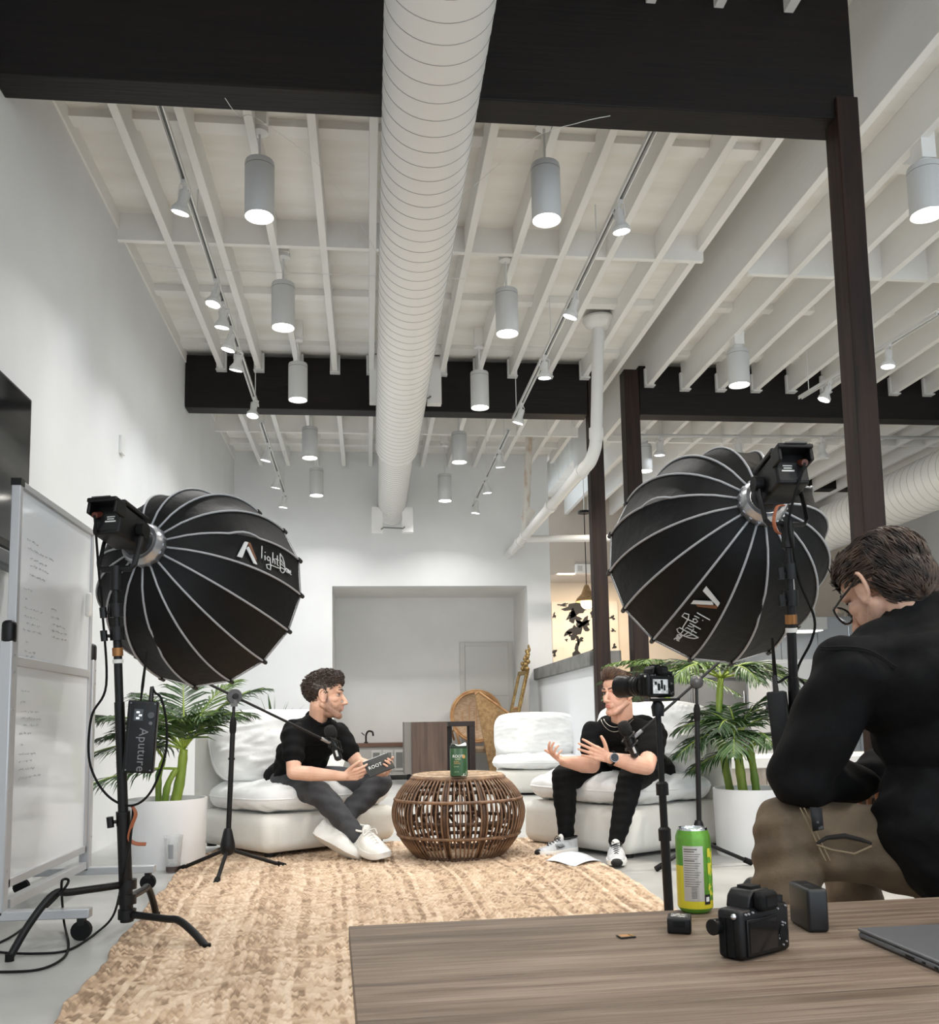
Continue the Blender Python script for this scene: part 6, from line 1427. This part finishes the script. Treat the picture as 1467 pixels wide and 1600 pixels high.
hair_locks(H2, 'hair', p2_, HAIR2, ([((0, -.012, .034), (.0752, .0968, .0825)), ((0, .014, .074), (.060, .074, .045)), ((.0, .050, .092), (.046, .034, .030))], hok), 900, 5, lambda p: .045 if p.z > .07 else .014, .0029, lambda p: V((-.2, -1, .5)) if p.y > .03 else V((0, -1, -.3)), lift=.009)
c = MB(); torso(c, hip, neck-(neck-hip).normalized()*.012, sR, sL_, .006, .112, 1.08)
for s_, e_ in ((sR, eR), (sL_, eL)): cap(c, s_, s_.lerp(e_, .58), .072, .070, n=18, k=2)
cap(c, hip-V((.04, .05, .01)), hip+V((.03, .03, -.01)), .13, .125, .85)
fuse(c, 'black_t_shirt', TEE, p2_, .006, 3, folds(.0065, 28, 24, 30, 7))
nd = (H2.p(0, -.022, -.05)-neck).normalized(); fr_ = frame_from(nd)
MB().tube([neck+nd*.024+(fr_ @ V((.070*cos(2*pi*k/q), .070*sin(2*pi*k/q), 0))) for k in range(q+1)], .008, 7, cap=False).build('shirt_collar', TEE, p2_, world=True, smooth=180)
j = MB(); cap(j, hipR, hipL, .115, .115); cap(j, hip, hip+V((-.05, -.03, -.01)), .12, .12)
for h_, k_, a_ in ((hipR, kR, aR), (hipL, kL, aL)):
    cap(j, h_, k_, .086, .068, n=18); cap(j, k_, k_.lerp(a_, .4), .066, .062, n=18); cap(j, k_.lerp(a_, .4), a_, .061, .042, n=18, k=2)
fuse(j, 'black_joggers', JOG, p2_, .006, 4, folds(.005, 20, 20, 60, 2))
# chains, watch
for dz, r_ in ((.030, .083), (.045, .098)):
    ch = []
    side = (sL_-sR).normalized(); frn = V((-.62, -.78, 0))
    for k in range(25):
        a = -1.25+2.5*k/24; ch.append(neck+side*(r_*sin(a))+frn*(.045+r_*.62*cos(a))-V((0, 0, dz*(cos(a))**2*1.6-.032)))
    MB().tube(ch, .0022, 5).build('neck_chain', mat('silver_chain', (176, 172, 160), .25, .9), p2_, world=True)
wt_ = thing('wristwatch', 'round black smartwatch with a dark band on the gesturing wrist', 'watch', wL_)
ad = (wL_-eL).normalized(); wc_ = wL_-ad*.018; fr_ = frame_from(ad)
MB().tube([wc_+(fr_ @ V((.031*cos(2*pi*k/24), .031*sin(2*pi*k/24), 0))) for k in range(25)], .0085, 6, cap=False, flat=.5).build('strap', BLACKR, wt_, world=True)
wd_ = (CAMPOS-wc_); wd_ = (wd_-ad*wd_.dot(ad)).normalized(); wd_ = (wd_+V((-.2, 0, .25))).normalized()
MB().tube([wc_+wd_*.027, wc_+wd_*.039], .022, 24).build('case', mat('watch_steel', (150, 150, 150), .3, .8), wt_, world=True); MB().tube([wc_+wd_*.039, wc_+wd_*.040], .0195, 24).build('dial', mat('watch_face', (8, 8, 9), .1), wt_, world=True)
shoe('grey and white running shoe with a black tick, foot nearer the rattan table', S2, at(902, 1333, Z=.012), at(838, 1338, Z=.012), SHOEG, SOLEW, laces=LACEB, toe_black=True, swoosh=True, tongue=SOLEW)
shoe('grey and white running shoe pointing at the camera, other foot of the gesturing man', S2, V((aL.x+.01, aL.y+.06, .008)), at(964, 1355, Z=.008), SHOEG, SOLEW, laces=LACEB, toe_black=True, tongue=SOLEW)
# phone and remote lying on the chairs
tag(MB().rbox((.0, 0, 0), (.075, .15, .009), .004, 3, basis(at(888, 1166, Y=5.6)+V((.02, 0, 0)), (1, -.2, 0), (.2, 1, 0))).build('mobile_phone', BLACKP), 'black phone lying on the seat behind the gesturing man', 'phone') if False else None
# ---------------------------------------------------------------- the crouched man at the camera
p3_ = thing('person', 'man in a black jacket and glasses sitting hunched at the right edge, back to us', 'person', (1.45, 2.1, 0))
Y3 = 2.10
hd_c = at(1382, 918, Y=2.10)
H3 = Head(hd_c, (-.27, .93, -.50), (-.12, .45, 1), 1.10)
neck = at(1432, 985, Y=2.06); hip = at(1560, 1290, Y=2.05); hip.z = max(hip.z, .50)
sL_ = at(1330, 1050, Y=2.02); sR = at(1500, 1010, Y=2.30)
eL = at(1248, 1212, Y=2.10); wL_ = at(1345, 1225, Y=2.28)
hipL = at(1500, 1345, Y=2.06); hipR = hipL+V((.06, .22, 0))
kL, aL = at(1232, 1300, Y=2.16), at(1218, 1480, Y=2.12)
kR = at(1330, 1290, Y=2.50); aR = V((kR.x-.02, kR.y-.02, .09))
aL.z = .09
eR = at(1420, 1190, Y=2.5); wR_ = at(1340, 1215, Y=2.42)
b = MB(); H3.shapes(b); torso(b, hip, neck, sR, sL_, -.01, .12, 1.1); cap(b, neck, H3.p(0, -.03, -.05), .062, .060)
for s_, e_, w_ in ((sR, eR, wR_), (sL_, eL, wL_)): cap(b, s_, e_, .050, .042); cap(b, e_, w_, .042, .028)
for h_, k_, a_ in ((hipR, kR, aR), (hipL, kL, aL)): cap(b, h_, k_, .075, .058); cap(b, k_, a_, .056, .038)
hand(b, wL_, wR_-wL_+V((.06, .05, -.02)), V((0, .2, -1)), .95, -1, (.5, .5, .5, .5), (.5, .2)); hand(b, wR_, wL_-wR_+V((-.05, .05, -.02)), V((0, .2, -1)), .95, 1, (.5, .5, .5, .5), (.5, .2))
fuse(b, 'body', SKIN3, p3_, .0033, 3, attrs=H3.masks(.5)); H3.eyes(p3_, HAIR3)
hok3 = lambda p: (p.z > (.040 if p.y > .045 else (.020 if p.y > .018 else (-.004 if p.y > -.028 else -.085))) and not (p.y > .064 and p.z < .066))
hair_locks(H3, 'hair', p3_, HAIR3, ([((0, -.014, .034), (.0795, .102, .087)), ((0, -.045, -.008), (.070, .070, .075)), ((0, .02, .070), (.062, .074, .046))], hok3), 2300, 8, lambda p: .050 if p.z > .03 else .034, .0026, lambda p: V((p.x*1.5, -1, -.15)) if p.y > -.045 and p.z > .0 else V((p.x*.5, -.45, -1)), lift=.004)
# jacket with yoke seams, hem, cuffs
c = MB(); ax = (neck-hip).normalized(); torso(c, hip, neck-ax*.005, sR, sL_, .026, .14, 1.16)
cap(c, sL_, sL_.lerp(eL, .5), .083, .078, n=20); cap(c, sL_.lerp(eL, .5), eL, .078, .070, n=20); cap(c, eL, wL_, .070, .048, n=20, k=2)
cap(c, sR, eR, .080, .068, n=18); cap(c, eR, wR_, .068, .048, n=18, k=2)
ch3 = hip.lerp(neck, .72); cap(c, neck, neck.lerp(H3.p(0, -.035, -.05), .62), .082, .074, k=2); cap(c, at(1470, 1010, Y=2.1), at(1400, 1010, Y=2.05), .125, .075); cap(c, at(1520, 1060, Y=2.1), at(1545, 1200, Y=2.05), .155, .16); cap(c, ch3, sL_, .135, .085); cap(c, neck+V((-.01, .02, .0)), neck.lerp(hip, .35), .088, .15, .9)
hemA = at(1395, 1300, Y=2.0); cap(c, hip.lerp(neck, .3), hemA.lerp(hip, .35), .17, .13); cap(c, hemA.lerp(hip, .25), at(1480, 1350, Y=2.0), .10, .10)
fuse(c, 'black_jacket', JACK, p3_, .007, 4, folds(.013, 24, 20, 30, 3))
se = MB(); 
for dz in (0, .006): se.tube(bez([sL_+V((-.085, -.03, .055-dz)), sL_+V((0, -.075, .045-dz)), sL_+V((.10, -.10, -.02-dz)), ch3+V((.02, -.15, .0-dz))], 8), .0022, 5)
se.build('yoke_seam', mat('jacket_seam', (15, 15, 16), .8, spec=.2), p3_, world=True)
j = MB(); cap(j, hipL, hipR, .13, .13)
for h_, k_, a_ in ((hipR, kR, aR), (hipL, kL, aL)):
    cap(j, h_, k_, .108, .084, n=20); cap(j, k_, k_.lerp(a_, .45), .082, .078, n=20); cap(j, k_.lerp(a_, .45), a_+V((0, 0, .02)), .078, .070, n=20, k=2)
fuse(j, 'brown_work_trousers', CARGO, p3_, .0065, 4, folds(.011, 30, 24, 36, 9))
def on_thigh(px, py, lift=.0):
    """point on the outer face of the near thigh"""
    p = at(px, py, Y=2.05); axd = (kL-hipL).normalized(); best = hipL+axd*((p-hipL).dot(axd)); return at(px, py, Y=best.y-.104-lift)
MB().tube([on_thigh(x, y) for x, y in ((1276, 1318), (1292, 1309), (1320, 1306), (1345, 1312), (1362, 1318))], [.003, .005, .006, .005, .003], 8).build('pocket_edge', mat('pocket_dark', (30, 26, 22), .9), p3_, world=True)
MB().tube([on_thigh(x, y) for x, y in ((1276, 1320), (1300, 1328), (1335, 1334), (1362, 1322))], .0022, 6).build('pocket_stitch', mat('trouser_stitch', (128, 112, 88), .8), p3_, world=True)
pa = [on_thigh(x, y, .016) for x, y in ((1265, 1261), (1284, 1262), (1287, 1296), (1270, 1299))]
MB().add(pa, [(0, 1, 2, 3)]).build('pocket_patch', mat('patch_black', (20, 21, 24), .7, c2=(92, 92, 94), scale=70, lo=.62, hi=.66), p3_, world=True, solid=.002)
for x0_, y0_, x1_, y1_ in ((1250, 1262, 1290, 1345), (1256, 1262, 1297, 1345)): MB().tube([on_thigh(x0_+(x1_-x0_)*k/6, y0_+(y1_-y0_)*k/6, -.002) for k in range(7)], .0018, 5).build('side_seam', mat('trouser_stitch', (128, 112, 88), .8), p3_, world=True)
# glasses
gt = thing('eyeglasses', 'black-framed glasses worn by the hunched man in the jacket', 'glasses', H3.p(0, .11, 0))
GF = mat('glasses_frame', (14, 15, 20), .25); GLN = mat('glasses_lens', (232, 236, 240), .03, trans=.95, alpha=.35)
for q_ in (-1, 1):
    rim = [H3.p(q_*.034+.028*cos(2*pi*k/28), .108-.010*abs(cos(2*pi*k/28)*q_ if cos(2*pi*k/28)*q_ > 0 else 0), -.004+.022*sin(2*pi*k/28)) for k in range(29)]
    MB().tube(rim, .0028, 6, cap=False).build('rim', GF, gt, world=True)
    MB().add(rim[:-1], [tuple(range(28))]).build('lens', GLN, gt, world=True, smooth=None)
    MB().tube([H3.p(q_*.062, .098, .004), H3.p(q_*.074, .05, .006), H3.p(q_*.079, .0, .010), H3.p(q_*.078, -.02, -.004)], .003, 6).build('temple_arm', GF, gt, world=True)
MB().tube([H3.p(-.008, .112, .002), H3.p(.008, .112, .002)], .0028, 6).build('bridge', GF, gt, world=True)
shoe('dark boot of the hunched man behind the wooden table, nearer foot', 'boots of the hunched man', V((aL.x+.02, aL.y+.05, .005)), V((aL.x-.14, aL.y+.20, .005)), mat('boot_dark', (34, 30, 28), .7), LACEB, laces=LACEB)
shoe('dark boot of the hunched man behind the wooden table, farther foot', 'boots of the hunched man', V((aR.x+.02, aR.y+.05, .005)), V((aR.x-.14, aR.y+.20, .005)), mat('boot_dark', (34, 30, 28), .7), LACEB, laces=LACEB)
so = thing('stool', 'low black stool under the hunched man', 'stool', (hipL.x+.08, hipL.y+.10, 0))
MB().lathe([(.001, 0), (.17, 0), (.18, .01), (.18, .035), (.17, .045), (.001, .045)], 28, Matrix.Translation((0, 0, hipL.z-.185)), cap=False).build('seat', BLACKR, so)
for k in range(4): a = pi/4+k*pi/2; MB().tube([(.12*cos(a), .12*sin(a), hipL.z-.18), (.16*cos(a), .16*sin(a), 0)], .012, 8).build('leg', BLACKM, so)
